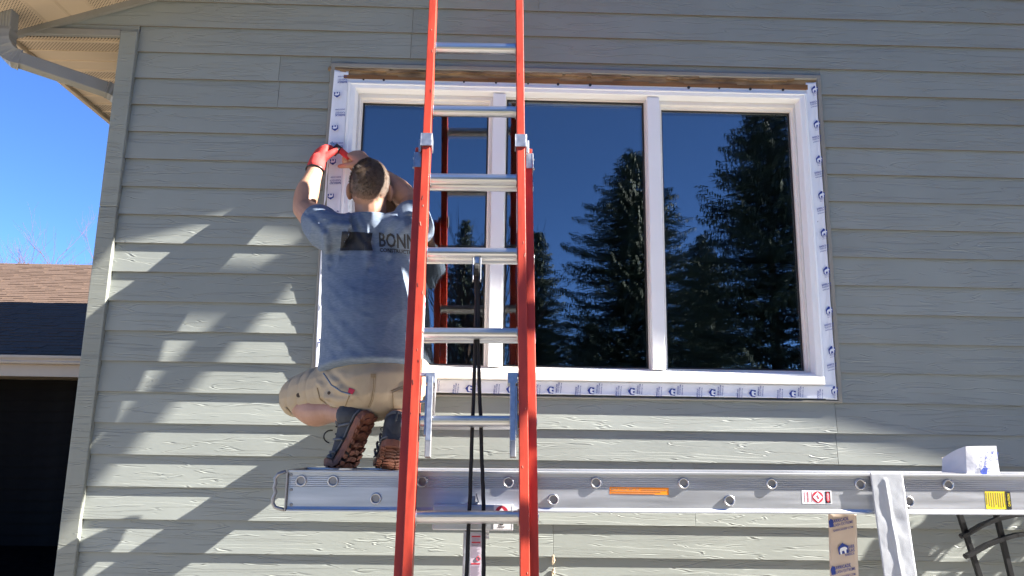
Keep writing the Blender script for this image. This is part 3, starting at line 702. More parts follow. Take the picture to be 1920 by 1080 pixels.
rope([(895, 505), (897, 600), (896, 640), (901, 780), (904, 870), (907, 960), (907, 1050), (907, 1120)])
# second ladder, right of the frame, under the other end of the plank
l2, *_ = make_ladder((2.365, -(.454+.336*4.98), 0), .336, 0, LZR, 4.2, 5.32, 'orange ladder out to the right of the window leaning past the roof edge', .02, zr0=.45, hw=.215, single=True)
# ladder jack under the plank at the near ladder
jy = -.60
jack = empty('ladder_jack', W(888, 970, jy), 'aluminum ladder jack bracket hooked behind the lowest visible rung', 'ladder jack')
a, b = W(812, 945, jy), W(962, 995, jy)
MB().box(a.x, b.x, jy-.01, jy+.05, b.z, a.z).build('crossbar', M['alu2'], jack, bevel=.004)
c = W(960, 950, jy); MB().box(b.x+.001, b.x+.028, jy, jy+.04, b.z+.03, a.z-.012).build('crossbar_end', M['alu2'], jack, bevel=.003)
a2, b2 = W(869, 996, jy), W(907, 1120, jy)
st = MB(); st.box(a2.x, W(909, 996, jy).x, jy+.0, jy+.045, b2.z-.6, a2.z); st.build('strut', M['alu2'], jack, bevel=.003)
kn = MB(); q = W(888, 937, jy); kn.box(q.x-.02, q.x+.014, jy, jy+.03, a.z+.001, a.z+.008); kn.box(q.x-.012, q.x+.006, jy, jy+.02, a.z+.008, a.z+.026); kn.obox((q.x+.012, jy, a.z+.02), ((1, 0, .3), (0, 1, 0), (-.3, 0, 1)), (.002, .006, .014)); kn.build('clamp_bolt', M['galv'], jack, bevel=.001)
for zz in (997, 1004, 1010): 
    p = W(911, zz, jy); MB().cyl((p.x-.006, jy+.02, p.z), (p.x+.01, jy+.02, p.z), .0045, 8).build('pin', M['white'], jack)
# sticker on crossbar: red disc with white arrow
a = W(926, 946, jy); b = W(957, 992, jy); sy = jy-.0112
stk = MB().box(a.x, b.x, sy, sy+.001, b.z, a.z-.001).build('sticker', M['white'], jack)
cx, cz = (a.x+b.x)/2-.002, (a.z+b.z)/2+.014
MB().cyl((cx, sy-.0005, cz), (cx, sy+.0002, cz), .021, 24).build('red_disc', M['red'], stk)
MB().add([(cx+p*.013, sy-.0009, cz+q*.013) for p, q in ((0, 1.1), (1, .1), (.4, .1), (.4, -.9), (-.4, -.9), (-.4, .1), (-1, .1))], [(0, 1, 2, 3, 4, 5, 6)]).build('arrow', M['white'], stk)
for k, (w, h) in enumerate(((.012, .004), (.02, .002))):
    MB().box(cx-w/2, cx+w/2, sy-.0008, sy, b.z+.014-.007*k, b.z+.014-.007*k+h).build('print_line', M['black'], stk)
# instruction sheet on strut
a = W(881, 1000, jy); xa, xb = W(882, 1040, jy).x, W(902, 1040, jy).x
stk = MB().box(xa, xb, jy-.001, jy, a.z-.3, a.z).build('sticker', M['pink'], jack)
m = MB(); g = MB(); zt = a.z
for py in (1006, 1017, 1057): zz = W(890, py, jy).z; m.box(xa+.003, xb-.003, jy-.0014, jy-.0009, zz-.0022, zz+.0022)
m.build('red_bar', M['red'], stk)
for py in list(range(1010, 1015, 2))+list(range(1021, 1046, 2))+list(range(1061, 1100, 2)):
    zz = W(890, py, jy).z; g.box(xa+.003, xb-.003-random.uniform(0, .012), jy-.0013, jy-.0009, zz-.0007, zz+.0007)
tag(g.build('print_line', M['greyt'], stk), kind='stuff')
p = W(897, 1047, jy); ring = [(p.x+.006*math.cos(k*.5236), jy-.0015, p.z+.006*math.sin(k*.5236)) for k in range(12)]
MB().tube(ring, .0011, 5, True).build('red_circle', M['red'], stk)

# ------------------------------------------------------------------ aluminum plank
PY, PB = -.58, -.28
pA, pB = W(541, 882, PY), W(1900, 891, PY)
sl = (pB.z-pA.z)/(pB.x-pA.x); PX0, PX1 = pA.x, 3.6
plank = empty('work_plank', (PX0, (PY+PB)/2, pA.z), 'long aluminum work plank the person kneels on, stamped 21220', 'plank')
HT = .128
PZ = lambda x: pA.z+sl*(x-PX0)
U_ = Vector((1, 0, sl)).normalized(); V_ = Vector((-sl, 0, 1)).normalized(); YN = Vector((0, -1, 0))
def pl(x, y, h): return Vector((x, y, PZ(x)+h))
def rail_prof(fr):
    # front rail: C section with ribbed web
    w = [(.011, 0), (.011, -.005), (.002, -.006)]
    for k in range(6): a = -.018-.0065*k; w += [(.0015, a+.0015), (.0, a), (.0015, a-.0015)]
    w += [(.0015, -HT+.014), (.006, -HT+.006), (.011, -HT+.004), (.011, -HT), (-.022, -HT), (-.022, -HT+.004), (-.003, -HT+.005), (-.003, -.006), (-.03, -.006), (-.03, 0)]
    return w
MB().prism(rail_prof(1), pl(PX0, PY+.011, 0), pl(PX1, PY+.011, 0), YN, V_).build('side_rail', M['alu2'], plank)
MB().prism(rail_prof(1), pl(PX0, PB-.011, 0), pl(PX1, PB-.011, 0), -YN, V_).build('side_rail', M['alu2'], plank)
dk = MB()
for k in range(12): y0 = PY+.03+k*.0201; dk.obox((((PX0+PX1)/2), y0+.010, (PZ(PX0)+PZ(PX1))/2-.010), (U_, (0, 1, 0), V_), ((PX1-PX0)/2, .0085, .003))
dk.build('deck', M['alu2'], plank)
wy = PY+.011
up_px = ((565, 900), (625, 900), (792, 899), (953, 903), (1117, 903), (1281, 904), (1446, 906), (1612, 909), (1777, 911)); lo_px = ((705, 934), (1037, 935), (1367, 938), (1703, 942))
def ferrule(x, h):
    c = pl(x, wy, h); m = MB()
    n = 20; prof = [(.0125, .002), (.0125, .005), (.0145, .0075), (.0172, .007), (.0185, .004), (.0185, .0)]
    vs = []; 
    for r, y in prof: vs += [c+U_*(r*math.cos(6.28318*k/n))+V_*(r*math.sin(6.28318*k/n))+YN*y for k in range(n)]
    fs = [(i*n+k, i*n+(k+1) % n, (i+1)*n+(k+1) % n, (i+1)*n+k) for i in range(len(prof)-1) for k in range(n)]
    m.add(vs, fs); o = m.build('rung_end', M['alu'], plank, smooth=True)
    m = MB()
    m.cyl(c+YN*.001, c+YN*.0022, .0124, n); m.build('tube_bore', M['stamp'] if False else M['cast'], o)
for px, py in up_px: ferrule(W(px, py, wy).x, -.033)
for px, py in lo_px: ferrule(W(px, py, wy).x, -.088)
for x in (2.6, 2.9, 3.2): ferrule(x, -.033)
# end cap with handle
ec = MB(); ec.box(PX0-.006, PX0-.0005, PY-.002, PB+.002, PZ(PX0)-HT-.001, PZ(PX0)+.0015); ec.build('end_cap', M['cast'], plank, bevel=.002)
for py in (890, 918, 946):
    p = W(545, py, wy); MB().cyl((p.x+.002, wy, p.z), (p.x+.002, wy-.004, p.z), .0055, 10).build('rivet', M['cast'], plank, bevel=.001)
hp = [(536, 884), (522, 889), (516, 897), (517, 906), (514, 914), (517, 923), (512, 934), (512, 944), (516, 951), (526, 954), (536, 956)]
hy = PY+.006; hm = MB(); HP = [W(a, b, hy) for a, b in hp]
for p in HP: p.x = min(p.x, PX0-.005)
hm.tube(HP, [.006]*len(HP), 8); hm.build('handle', M['cast'], plank, smooth=True)
# stamped number and stickers
yy = wy-.0012
m = MB(); put_text(m, '21220', W(592, 943, yy), U_, V_, .017, 0, .148*.93); m.build('stamped_number', M['stamp'], plank)
def plate(px0, py0, px1, py1, m, name, dy=.0008, parent=None):
    a, b = W(px0, py0, yy), W(px1, py1, yy)
    return MB().box(a.x, b.x, yy-dy, yy+.001, b.z, a.z).build(name, m, parent or plank), a, b
o, a, b = plate(1143, 913, 1254, 928, M['olabel'], 'load_label')
m = MB(); put_text(m, 'MAX LOAD 500 LBS.', (a.x+.004, yy-.0014, a.z-.0105), U_, V_, .0065, .012, .096)
for k in range(3): m.box(a.x+.004+(.1 if k == 0 else 0), b.x-.006-.02*k, yy-.0013, yy-.0009, a.z-.009-.006*k, a.z-.0075-.006*k)
m.build('label_print', M['stamp'], o)
o, a, b = plate(1503, 919, 1560, 945, M['white'], 'danger_label')
cx, cz = a.x+(b.x-a.x)*.53, (a.z+b.z)/2; r = (a.z-b.z)*.43
MB().cyl((cx, yy-.0012, cz), (cx, yy-.0005, cz), r, 28).build('red_disc', M['red'], o)
MB().obox((cx, yy-.0014, cz), ((.707, 0, .707), (0, 1, 0), (-.707, 0, .707)), (r*.62, .0002, r*.62)).build('diamond', M['white'], o)
m = MB(); put_text(m, 'DANGER', (a.x+.0215, yy-.0013, b.z+.004), (0, 0, 1), (-1, 0, 0), .006, .02, (a.z-b.z)*.8)
for k in range(3): m.box(a.x+.008+k*.012+.0, a.x+.0092+k*.012, yy-.0012, yy-.0008, b.z+.006, a.z-.006)
m.obox((cx, yy-.0018, cz), ((1, 0, .5), (0, 1, 0), (-.5, 0, 1)), (r*.1, .0001, r*.3))
m.build('label_print', M['red'], o)
bx = MB().box(b.x-.0215, b.x-.004, yy-.0012, yy-.0006, b.z+.003, a.z-.003).build('black_panel', M['black'], o)
pl_ = MB(); n = 16; ex = (b.x-.01275)
pl_.add([(ex+.0065*math.cos(6.283*k/n), yy-.0016, cz+(a.z-b.z)*.40*math.sin(6.283*k/n)) for k in range(n)], [tuple(range(n))]); pl_.build('red_oval', M['red'], o)
m = MB(); put_text(m, 'DANGER', (ex+.0028, yy-.0020, b.z+.011), (0, 0, 1), (-1, 0, 0), .0055, .02, (a.z-b.z)*.55); m.build('label_lettering', M['white'], o)
o, a, b = plate(1846, 921, 1897, 955, M['yellow'], 'caution_label')
xs_ = a.x+(b.x-a.x)*.8
MB().box(xs_, b.x, yy-.0013, yy-.0006, b.z, a.z).build('black_panel', M['black'], o)
m = MB(); put_text(m, 'CAUTION', (xs_+.0135, yy-.0018, b.z+.009), (0, 0, 1), (-1, 0, 0), .0075, .03, (a.z-b.z)*.72); m.build('label_lettering', M['yellow'], o)
m = MB()
for k in range(9): m.box(a.x+.004+k*.0078, a.x+.0055+k*.0078, yy-.0012, yy-.0008, b.z+.004+random.uniform(0, .012), a.z-.004)
m.build('label_print', M['stamp'], o)

# ------------------------------------------------------------------ flashing tape pieces on the plank
def strip(name, corners, m, wob, label, thick, nu=10, nv=40, bend=None):
    a, b, c, d = corners                     # top-left, top-right, bottom-right, bottom-left
    def fn(u, v):
        p = a.lerp(b, u).lerp(d.lerp(c, u), v); w = wob*(noise.noise(Vector((u*2.2, v*7, 3)))+.5*noise.noise(Vector((u*6, v*16, 8))))
        if bend: w += bend(u, v)
        return p+Vector((0, w, 0))
    o = MB().grid(fn, nu, nv).build(name, m, None, smooth=True, recalc=False, loc=a); sheet(o, thick); tag(o, label, 'flashing tape'); return o
gy = PY-.004
crease = lambda u, v: -.0035*math.exp(-((u-.42-.12*v)/.05)**2)*(v > .05)-.008*max(0, v-.4)+.0012*math.exp(-((u-.62)/.2)**2)*math.sin(v*20)*(v > .3)
strip('tape_strip', (W(1631, 886, gy), W(1692, 886, gy), W(1722, 1110, gy), W(1660, 1110, gy)), M['silver'], .001, 'silvery white woven tape strip draped over the front of the plank', .0006, 24, 60, crease)
sy_ = PB+.03
o = strip('tape_strip', (W(1551, 900, sy_), W(1603, 900, sy_), W(1611, 1110, sy_), W(1557, 1110, sy_)), M['kraft'], .002, 'tan paper backed tape strip with blue house logos hanging behind the plank', .001)
u, v = Vector((.97, 0, .2)).normalized(), Vector((-.12, 0, 1)).normalized(); yb = sy_-.004
def cut_logo(p): a = MB(); put_poly(a, [(-.2, -.5), (.35, -.5), (.35, .35), (.1, .5), (-.2, .2)], p, u, v, .03); a.build('house_logo', M['blue'], o)
words(o, W(1560, 981, yb), u, v, .0115); cut_logo(W(1557, 981, yb)); stamp(o, W(1581, 1029, yb), u, v, .038)
for px, py, t_, h_, L_ in ((1590, 1029, 'BARR', .0115, .026), (1590, 1036, 'FLAS', .0105, .026), (1585, 1043, 'BARRICA', .008, .036)):
    a = MB(); put_text(a, t_, W(px, py, yb), u, v, h_, .02, L_); a.build('printed_words', M['blue'], o)
words(o, W(1564, 1069, yb), u, v, .0115); cut_logo(W(1561, 1070, yb))
# curled end of a tape roll standing on the plank
cy = PY+.10
base = PZ(W(1820, 880, cy).x)
tl_, tm_, tr_ = W(1767, 859, cy+.06), W(1810, 837, cy), W(1868, 836, cy+.002)
bl_, bm_, br_ = W(1766, 895, cy+.06), W(1813, 897, cy-.01), W(1876, 897, cy-.008)
def curl(u, v):
    if u < .42: k = u/.42; k2 = k; a = tl_.lerp(tm_, k)+Vector((0, 0, .004*math.sin(k*3.1))); b = bl_.lerp(bm_, k)
    elif u < 1.01: k = (u-.42)/.58; a = tm_.lerp(tr_, k); b = bm_.lerp(br_, k)
    p = a.lerp(b, v); p.z = max(p.z, base+.002) if v < .999 else base+.001
    return p+Vector((0, .004*math.sin(u*7)*math.sin(v*3), 0))
o = MB().grid(curl, 40, 14).build('tape_roll', M['film'], None, smooth=False, recalc=False, loc=(tm_.x, cy, base)); sheet(o, .002)
tag(o, 'folded white end of flashing tape standing on top of the plank', 'tape roll')
bkk = MB().grid(lambda u, v: Vector((tl_.x+.005+(tr_.x-tl_.x)*u, cy+.07+.02*math.sin(u*3.1), base+.002+(.05+.03*u)*v)), 20, 6).build('tape_tail', M['kraft'], o, recalc=False); sheet(bkk, .0015)
pm = MB(); u = (W(1856, 845, cy)-W(1846, 886, cy)).normalized(); u.y = 0; v = Vector((-u.z, 0, u.x))
tn = (br_-bm_).cross(tm_-bm_).normalized(); tn = tn if tn.y < 0 else -tn
def onsheet(px, py): d_ = W(px, py, 0)-CAM; return CAM+d_*((bm_-CAM).dot(tn)/d_.dot(tn))+tn*.009
u = (onsheet(1856, 845)-onsheet(1850, 886)).normalized(); v = -(onsheet(1860, 870)-onsheet(1830, 870)).normalized()
for px, t_, h_, L_ in ((1846, 'BARRICADE', .012, .074), (1855, 'FLASH EXTREME', .0115, .078), (1864, 'BARRICADEBP.COM', .007, .072)):
    a = MB(); put_text(a, t_, onsheet(px, 886), u, v, h_, .02, L_); a.build('printed_words', M['blue'], o)
put_poly(pm, BEAR_HOUSE, onsheet(1842, 884), u, v, .026); pm.build('house_logo', M['blue'], o)

# ------------------------------------------------------------------ black iron garden arch at the lower right
iy = -.17
arch = empty('garden_arch', W(1850, 1100, iy), 'black iron garden arch with curved rails at the lower right', 'garden arch')
def bar(pts, w, nm):
    return MB().tube([Vector(p) for p in pts], w, 6).build(nm, M['blackm'], arch)
def flatbar(p, q, w, nm):
    d = (q-p); return MB().obox((p+q)/2, (d.normalized(), (0, 1, 0), d.normalized().cross(Vector((0, 1, 0)))), (d.length/2, w, w)).build(nm, M['blackm'], arch, bevel=.001)
flatbar(W(1788, 930, iy), W(1856, 1140, iy), .009, 'bar'); flatbar(W(1860, 930, iy), W(1905, 1120, iy), .009, 'bar'); flatbar(W(1935, 930, iy), W(1962, 1110, iy), .009, 'bar')
for a in ([(1803, 1005), (1815, 1000), (1840, 985), (1870, 973), (1900, 966), (1940, 962), (2000, 966)], [(1811, 1043), (1825, 1036), (1850, 1022), (1880, 1010), (1905, 1003), (1940, 999), (2000, 1004)]):
    pts = [W(x, y, iy-.012) for x, y in a]; m = MB()
    for p, q in zip(pts, pts[1:]): m.obox((p+q)/2, ((q-p).normalized(), (0, 1, 0), (q-p).normalized().cross(Vector((0, 1, 0)))), ((q-p).length/2+.001, .013, .0065))
    m.cyl(pts[0]+Vector((-.004, -.005, 0)), pts[0]+Vector((-.008, -.005, -.003)), .009, 10); m.build('arc_rail', M['blackm'], arch)

# ------------------------------------------------------------------ trees, shrub
def spruce(x, y, h, r, seed, label, dens=1.0, grp='spruces across the yard'):
    R = random.Random(seed); root = empty('spruce_tree', (x, y, 0), label, 'tree', grp)
    MB().cyl((x, y, 0), (x, y, h*.98), .16*h/8, 8, .01).build('trunk', M['bark'], root, smooth=True)
    m = MB(); V, Fc = [], []
    z = h*.06; lv = 0
    while z < h*.985:
        f = 1-z/h; L = r*(f**.8)*R.uniform(.82, 1.12)+.06; nb = max(5, int(9*dens)+(lv % 2)); a0 = R.uniform(0, 6.28)
        for k in range(nb):
            a = a0+6.283*k/nb+R.uniform(-.25, .25); l = L*R.uniform(.7, 1.15); dr = R.uniform(.05, .3)
            d = Vector((math.cos(a), math.sin(a), 0)); s = Vector((-d.y, d.x, 0)); zz = z+R.uniform(-.1, .1)
            nt_ = max(4, int(l/.05))
            for t in range(nt_):
                q = (t+.5)/nt_; c = Vector((x, y, zz))+d*(l*q)+Vector((0, 0, -dr*l*q+.28*l*q*q)); w = (.34*l*(1-q)+.09)*R.uniform(.55, 1.1); w = min(w, .34)
                for sd in (-1, 1):
                    e = c+s*(sd*w)+d*(w*.75)+Vector((0, 0, -.10*w+R.uniform(-.04, .04)))
                    n = Vector((R.uniform(-.3, .3), R.uniform(-.3, .3), 1)).normalized(); p = (e-c).cross(n).normalized()*R.uniform(.008, .017)
                    b = len(V); V += [c, c.lerp(e, .5)+p+n*.012, e, c.lerp(e, .5)-p+n*.012]; Fc.append((b, b+1, b+2, b+3))
                    # hanging side needles
                    g = c.lerp(e, .6); b = len(V); V += [g+p*1.1, g-p*1.1, g+Vector((0, 0, -R.uniform(.05, .12)))]; Fc.append((b, b+1, b+2))
            b = len(V); tip = Vector((x, y, zz))+d*l+Vector((0, 0, -dr*l+.28*l)); V += [tip, tip-d*.2+s*.03, tip-d*.2-s*.03]; Fc.append((b, b+1, b+2))
        z += .085+.10*f*h/9; lv += 1
    m.v = [tuple(v) for v in V]; m.f = Fc
    m.build('crown', M['needle'], root, recalc=False); return root
def refl(px, Yr): p = W(px, 822, Yr); return p.x
def top(px, py, Yr): return W(px, py, Yr).z
spruce(refl(1196, 13), -13, top(1190, 275, 13), 3.5, 1, 'dark spruce mirrored in the window at the right mullion', 1.1)
spruce(refl(1470, 9.5), -9.5, top(1440, 165, 9.5), 3.3, 2, 'tallest dark spruce mirrored in the right window pane', .9)
spruce(refl(1006, 17), -17, top(1006, 428, 17), 1.9, 3, 'small spruce mirrored beside the right ladder rail', 1.0)
spruce(refl(862, 19), -19, top(862, 405, 19), 1.7, 4, 'spruce mirrored between the ladder rails', .9)
spruce(refl(1330, 20), -20, top(1330, 440, 20), 3.0, 5, 'farther spruce mirrored between the two large ones', 1.0)
spruce(refl(1110, 22), -22, top(1110, 600, 22), 3.0, 6, 'low far spruce mirrored left of the right mullion', 1.0)
spruce(refl(1010, 24), -24, top(1010, 620, 24), 3.4, 8, 'low far spruce mirrored behind the small one', 1.0)
big = spruce(-7, -11, 13, 3.4, 31, 'tall spruce nearest left across the yard, added unseen to block sky light', .6, 'unseen spruces added to block sky light')  # this tree and its copies are added out of view to cut sky fill
for k, (x, y, sc) in enumerate(((-12, -9, 1.1), (-10.5, -15, 1.2), (9.5, -10, 1.05), (14, -12, 1.15), (19, -10, 1.0), (12, -17, 1.25))):
    c = big.copy(); COL.objects.link(c); c.location = (x, y, 0); c.scale = (sc, sc, sc); c.rotation_euler = (0, 0, k*1.1)
    c['label'] = 'tall spruce '+('left', 'farther left', 'right', 'far right', 'farthest right', 'right rear')[k]+' across the yard, added unseen to block sky light'
    for ch in big.children: d = ch.copy(); COL.objects.link(d); d.parent = c
def bare_tree(x, y, h, label, seed, n0=7, sp=.45, ngen=4):
    R = random.Random(seed); root = empty('bare_tree', (x, y, 0), label, 'tree'); m = MB(); tr = MB()
    def grow(p, d, l, r, g):
        pts = [p]; q = p
        for k in range(3): d = (d+Vector((R.uniform(-.12, .12), R.uniform(-.12, .12), R.uniform(-.02, .12)))).normalized(); q = q+d*(l/3); pts.append(q)
        (tr if g == 0 else m).tube(pts, [r, r*.85, r*.7, r*.55], 6 if g < 2 else 3)
        if g < ngen:
            for k in range(R.randint(3, 4) if g else n0):
                b = pts[R.choice((1, 2, 3, 3))]; a = R.uniform(0, 6.28); s = R.uniform(.35, .9)*sp*2
                nd = (d+Vector((math.cos(a)*s, math.sin(a)*s, R.uniform(.0, .35)))).normalized()
                grow(b, nd, l*R.uniform(.5, .78), r*.5, g+1)
    grow(Vector((x, y, 0)), Vector((0, 0, 1)), h*.42, .012*h, 0)
    tr.build('trunk', M['bark'], root, smooth=True); m.build('crown', M['twig'], root, recalc=False); return root
g = W(30, 600, 24); bare_tree(g.x, 24, W(40, 430, 24).z, 'leafless reddish tree rising behind the garage roof', 11, 9, .5, 5)
g = W(95, 600, 30); bare_tree(g.x, 30, W(95, 470, 30).z, 'small leafless tree farther behind the garage roof', 15, 7, .6, 4)
bare_tree(refl(905, 15), -15, top(900, 395, 15), 'leafless tree mirrored between the ladder rails', 21, 8, .35, 4)
bare_tree(refl(815, 17), -17, top(800, 380, 17), 'leafless tree mirrored left of the ladder', 22, 7, .3, 4)
# leafy shrub against the wall just right of the frame: its shade falls on the lower right boards
def shrub(x, y, h, r, seed, label):
    R = random.Random(seed); root = empty('shrub', (x, y, 0), label, 'shrub'); st = MB(); lf = MB()
    for k in range(9):
        a = R.uniform(0, 6.28); tip = Vector((x+math.cos(a)*r*.8, y+math.sin(a)*.14, h*R.uniform(.6, 1)))
        st.tube([(x, y, 0), Vector((x, y, 0)).lerp(tip, .5)+Vector((0, 0, .15)), tip], [.012, .008, .004], 5)
    for k in range(1500):
        zz = R.uniform(.15, 1)*h; f = r*(1-.4*max(0, zz/h-.6)/.4); c = Vector((x+R.uniform(-f, f), y+R.gauss(0, .07), zz)); s = R.uniform(.03, .06)
        if noise.noise(c*3.1) < -.12: continue
        u = Vector((R.gauss(0, 1), R.gauss(0, 1), R.gauss(0, 1))).normalized(); v = u.orthogonal().normalized()
        lf.add([c-u*s, c+v*s*.55, c+u*s, c-v*s*.55], [(0, 1, 2, 3)])
    st.build('stem', M['bark'], root, smooth=True); lf.build('foliage', M['leaf'], root, recalc=False)
shrub(3.15, -.16, 2.18, .62, 5, 'leafy shrub against the wall right of the garden arch')
#PERSON
# ------------------------------------------------------------------ the person
per = empty('person', (-.47, -.42, PZ(-.47)), 'person in grey-blue t-shirt and khaki shorts squatting on the plank, arms raised', 'person')
def jit(c, a, s): return Vector((noise.noise(c*s), noise.noise(c*s+Vector((9, 0, 0))), noise.noise(c*s+Vector((0, 9, 0)))))*a
hx, hz, hf = Vector((1, .08, 0)).normalized(), Vector((0, -.36, .933)), Vector((0, .933, .36))
HC = W(694, 350, -.252)
Lsh, Lel, Lwr = W(620, 436, -.31), W(570, 391, -.20), W(594, 308, -.115)
Rsh, Rel, Rwr = W(772, 436, -.31), W(772, 380, -.21), W(688, 308, -.12)
LK, LA_, = W(562, 751, -.17), W(652, 778, -.43)
RK, RA_ = W(776, 706, -.09), W(742, 796, -.455)
b = MB(); Yb = (0, -1, 0)
b.limb([W(697, 735, -.37), W(692, 640, -.33), W(690, 540, -.295), W(690, 465, -.25), W(694, 425, -.25)], [(.15, .11), (.15, .09), (.16, .075), (.15, .06), (.09, .055)], Yb)
b.limb([W(696, 432, -.235), W(695, 398, -.245), W(694, 365, -.248)], [(.06, .05), (.062, .060), (.062, .066)], Yb)
b.ell(HC, (hx, hf, hz), (.073, .094, .103)); b.ell(HC-hz*.03-hf*.028, (hx, hf, hz), (.064, .062, .062)); b.ell(HC+hf*.04-hz*.058, (hx, hf, hz), (.055, .055, .058))
b.limb([HC+hf*.088-hz*.005, HC+hf*.108-hz*.035], [.009, .014]); b.ell(HC+hf*.085-hz*.085, (hx, hf, hz), (.03, .014, .016))
for s in (-1, 1): b.ell(HC+hf*.08+hx*(s*.03)+hz*.012, (hx, hf, hz), (.022, .012, .008))
for s in (-1, 1):
    e = (hx*.45*s-hf*.9).normalized(); n_ = Vector((s, 0, 0)); c = HC+hx*(s*.079)-hz*.022-hf*.004
    b.ell(c, ((e.cross(hz)).normalized(), e, hz), (.011, .021, .035)); 
b.limb([Lsh, Lsh.lerp(Lel, .5)+Vector((-.004, 0, 0)), Lel], [.06, .055, .045]); b.limb([Lel, Lel.lerp(Lwr, .3)+Vector((-.004, -.006, 0)), Lel.lerp(Lwr, .75), Lwr], [.045, .048, .034, .029])
b.limb([Rsh, Rsh.lerp(Rel, .5), Rel], [.06, .055, .045]); b.limb([Rel, Rel.lerp(Rwr, .3)+Vector((.004, -.006, 0)), Rel.lerp(Rwr, .75), Rwr], [.045, .048, .034, .028])
for hip, K, A_ in ((W(655, 715, -.36), LK, LA_), (W(740, 715, -.36), RK, RA_)):
    b.limb([hip, hip.lerp(K, .5), K], [.085, .075, .055]); cal = K.lerp(A_, .35)+Vector((0, -.01, -.022)); b.limb([K, cal, K.lerp(A_, .72), A_], [.056, .057, .042, .036])
def hand(mb, wr, f, back, thumb, curls, k=1.0, fat=1.0, tcurl=.5, spread=.0):
    f = f.normalized(); bk = (back-f*back.dot(f)).normalized(); s = f.cross(bk).normalized()
    if s.dot(thumb) < 0: s = -s
    kn = wr+f*(.088*k)
    mb.limb([wr-f*.012, wr+f*(.035*k), kn], [(.027*fat, .020*fat), (.036*fat*k, .018*fat), (.040*fat*k, .015*fat)], bk)
    tips = []
    for i in range(4):
        off = (.030-.020*i)*k; ln = (.92, 1.03, .97, .78)[i]*k; d = (f+s*(off*spread*8)).normalized(); p = kn+s*off-f*(.004*abs(i-1)); P_ = [p-f*.03, p]; a = 0
        for L, c in zip((.043, .027, .023), curls[i] if isinstance(curls[0], (tuple, list)) else curls):
            a += c; dd = d*math.cos(a)-bk*math.sin(a); p = p+dd*(L*ln); P_.append(p)
        mb.limb(P_, [.0088*fat, .0092*fat, .0086*fat, .0078*fat, .0068*fat], bk, 10); tips.append(p)
    p = wr+f*(.022*k)+s*(.024*k)-bk*.006; P_ = [p]; d = (f*.62+s*.70-bk*.35).normalized()
    for q, L in enumerate((.042, .034, .026)):
        p = p+d*(L*k); P_.append(p); d = (d+f*(.35*tcurl)-s*(.55*tcurl)-bk*(.25*tcurl)).normalized()
    mb.limb(P_, [.0135*fat, .0115*fat, .0098*fat, .0078*fat], bk, 10); tips.append(p)
    return tips
hand(b, Rwr, W(662, 285, -.075)-Rwr, Vector((.22, -.75, .62)), Vector((-.6, 0, -.6)), ((.5, .75, .5), (.85, 1.0, .7), (.95, 1.1, .8), (1.0, 1.1, .8)), 1.0, 1.08, .55)
body = link_mesh('body', remeshed(b, .0042, 4), M['skin'], per)
# glove on the left hand
g = MB(); gt = hand(g, Lwr, W(601, 281, -.055)-Lwr, Vector((-.62, -.75, .15)), Vector((1, 0, .1)), ((.55, .6, .35), (.7, .7, .4), (.8, .8, .5), (.9, .9, .5)), 1.02, 1.26, .45)
ax = (Lwr-Lel).normalized(); g.limb([Lwr-ax*.022, Lwr+ax*.02], [.037, .034])
gm = remeshed(g, .0042, 3); gl = link_mesh('work_glove', gm, M['glove'], per); gm.materials.append(M['nitrile']); o_ = np.array(worg(per))
for p in gm.polygons:
    c = Vector(p.center)+Vector(o_)
    if min((c-t).length for t in gt) < .034+.006*noise.noise(c*90): p.material_index = 1
MB().tube([Lwr-ax*.034+(Vector((math.cos(a), math.sin(a), 0))-ax*Vector((math.cos(a), math.sin(a), 0)).dot(ax))*.0365 for a in np.arange(0, 6.28, .35)], .0042, 6, True).build('cuff', M['nitrile'], gl, smooth=True)
# face details (turned to the wall)
for s in (-1, 1):
    MB().ell(HC+hf*.083+hx*(s*.031)-hz*.004, (hx, hf, hz), (.0115, .0115, .0115), 12, 8).build('eye', M['white'], per, smooth=True)
# hair: a close shell, thinner at the nape, with short strands
h = MB(); h.ell(HC+hz*.002, (hx, hf, hz), (.0762, .0972, .1062), 64, 48)
vs = [Vector(v) for v in h.v]; keep = []
for f in h.f:
    c = sum((vs[i] for i in f), Vector())/len(f)-HC; u, w, x = c.dot(hz), c.dot(hf), c.dot(hx)
    lim = -.088+.10*max(0, (w+.03)/.12)
    if abs(x) > .06 and abs(w) < .022 and u < .02: continue
    if u > lim and not (w > .06 and u < .055): keep.append(f)
h.f = keep; hair = h.build('hair', None, per, smooth=True); M['scalp'] = M['hair'].copy(); hair.data.materials.append(M['scalp'])
fa = hair.data.attributes.new('fade', 'FLOAT', 'POINT'); po = worg(per)
for i, v in enumerate(hair.data.vertices):
    c = v.co+po-HC; fa.data[i].value = min(1, max(0, (c.dot(hz)+.078)/.075))
nt = M['scalp'].node_tree; bs_ = nt.nodes['Principled BSDF']; at_n = nt.nodes.new('ShaderNodeAttribute'); at_n.attribute_name = 'fade'
nn_ = nt.nodes.new('ShaderNodeTexNoise'); nn_.inputs['Scale'].default_value = 420; tcn = nt.nodes.new('ShaderNodeTexCoord'); nt.links.new(tcn.outputs['Object'], nn_.inputs['Vector'])
ma = nt.nodes.new('ShaderNodeMath'); ma.operation = 'MULTIPLY_ADD'; ma.inputs[1].default_value = 1.2; ma.inputs[2].default_value = -.6; nt.links.new(nn_.outputs[0], ma.inputs[0])
mb_ = nt.nodes.new('ShaderNodeMath'); mb_.operation = 'ADD'; mb_.use_clamp = True; nt.links.new(ma.outputs[0], mb_.inputs[0]); nt.links.new(at_n.outputs['Fac'], mb_.inputs[1])
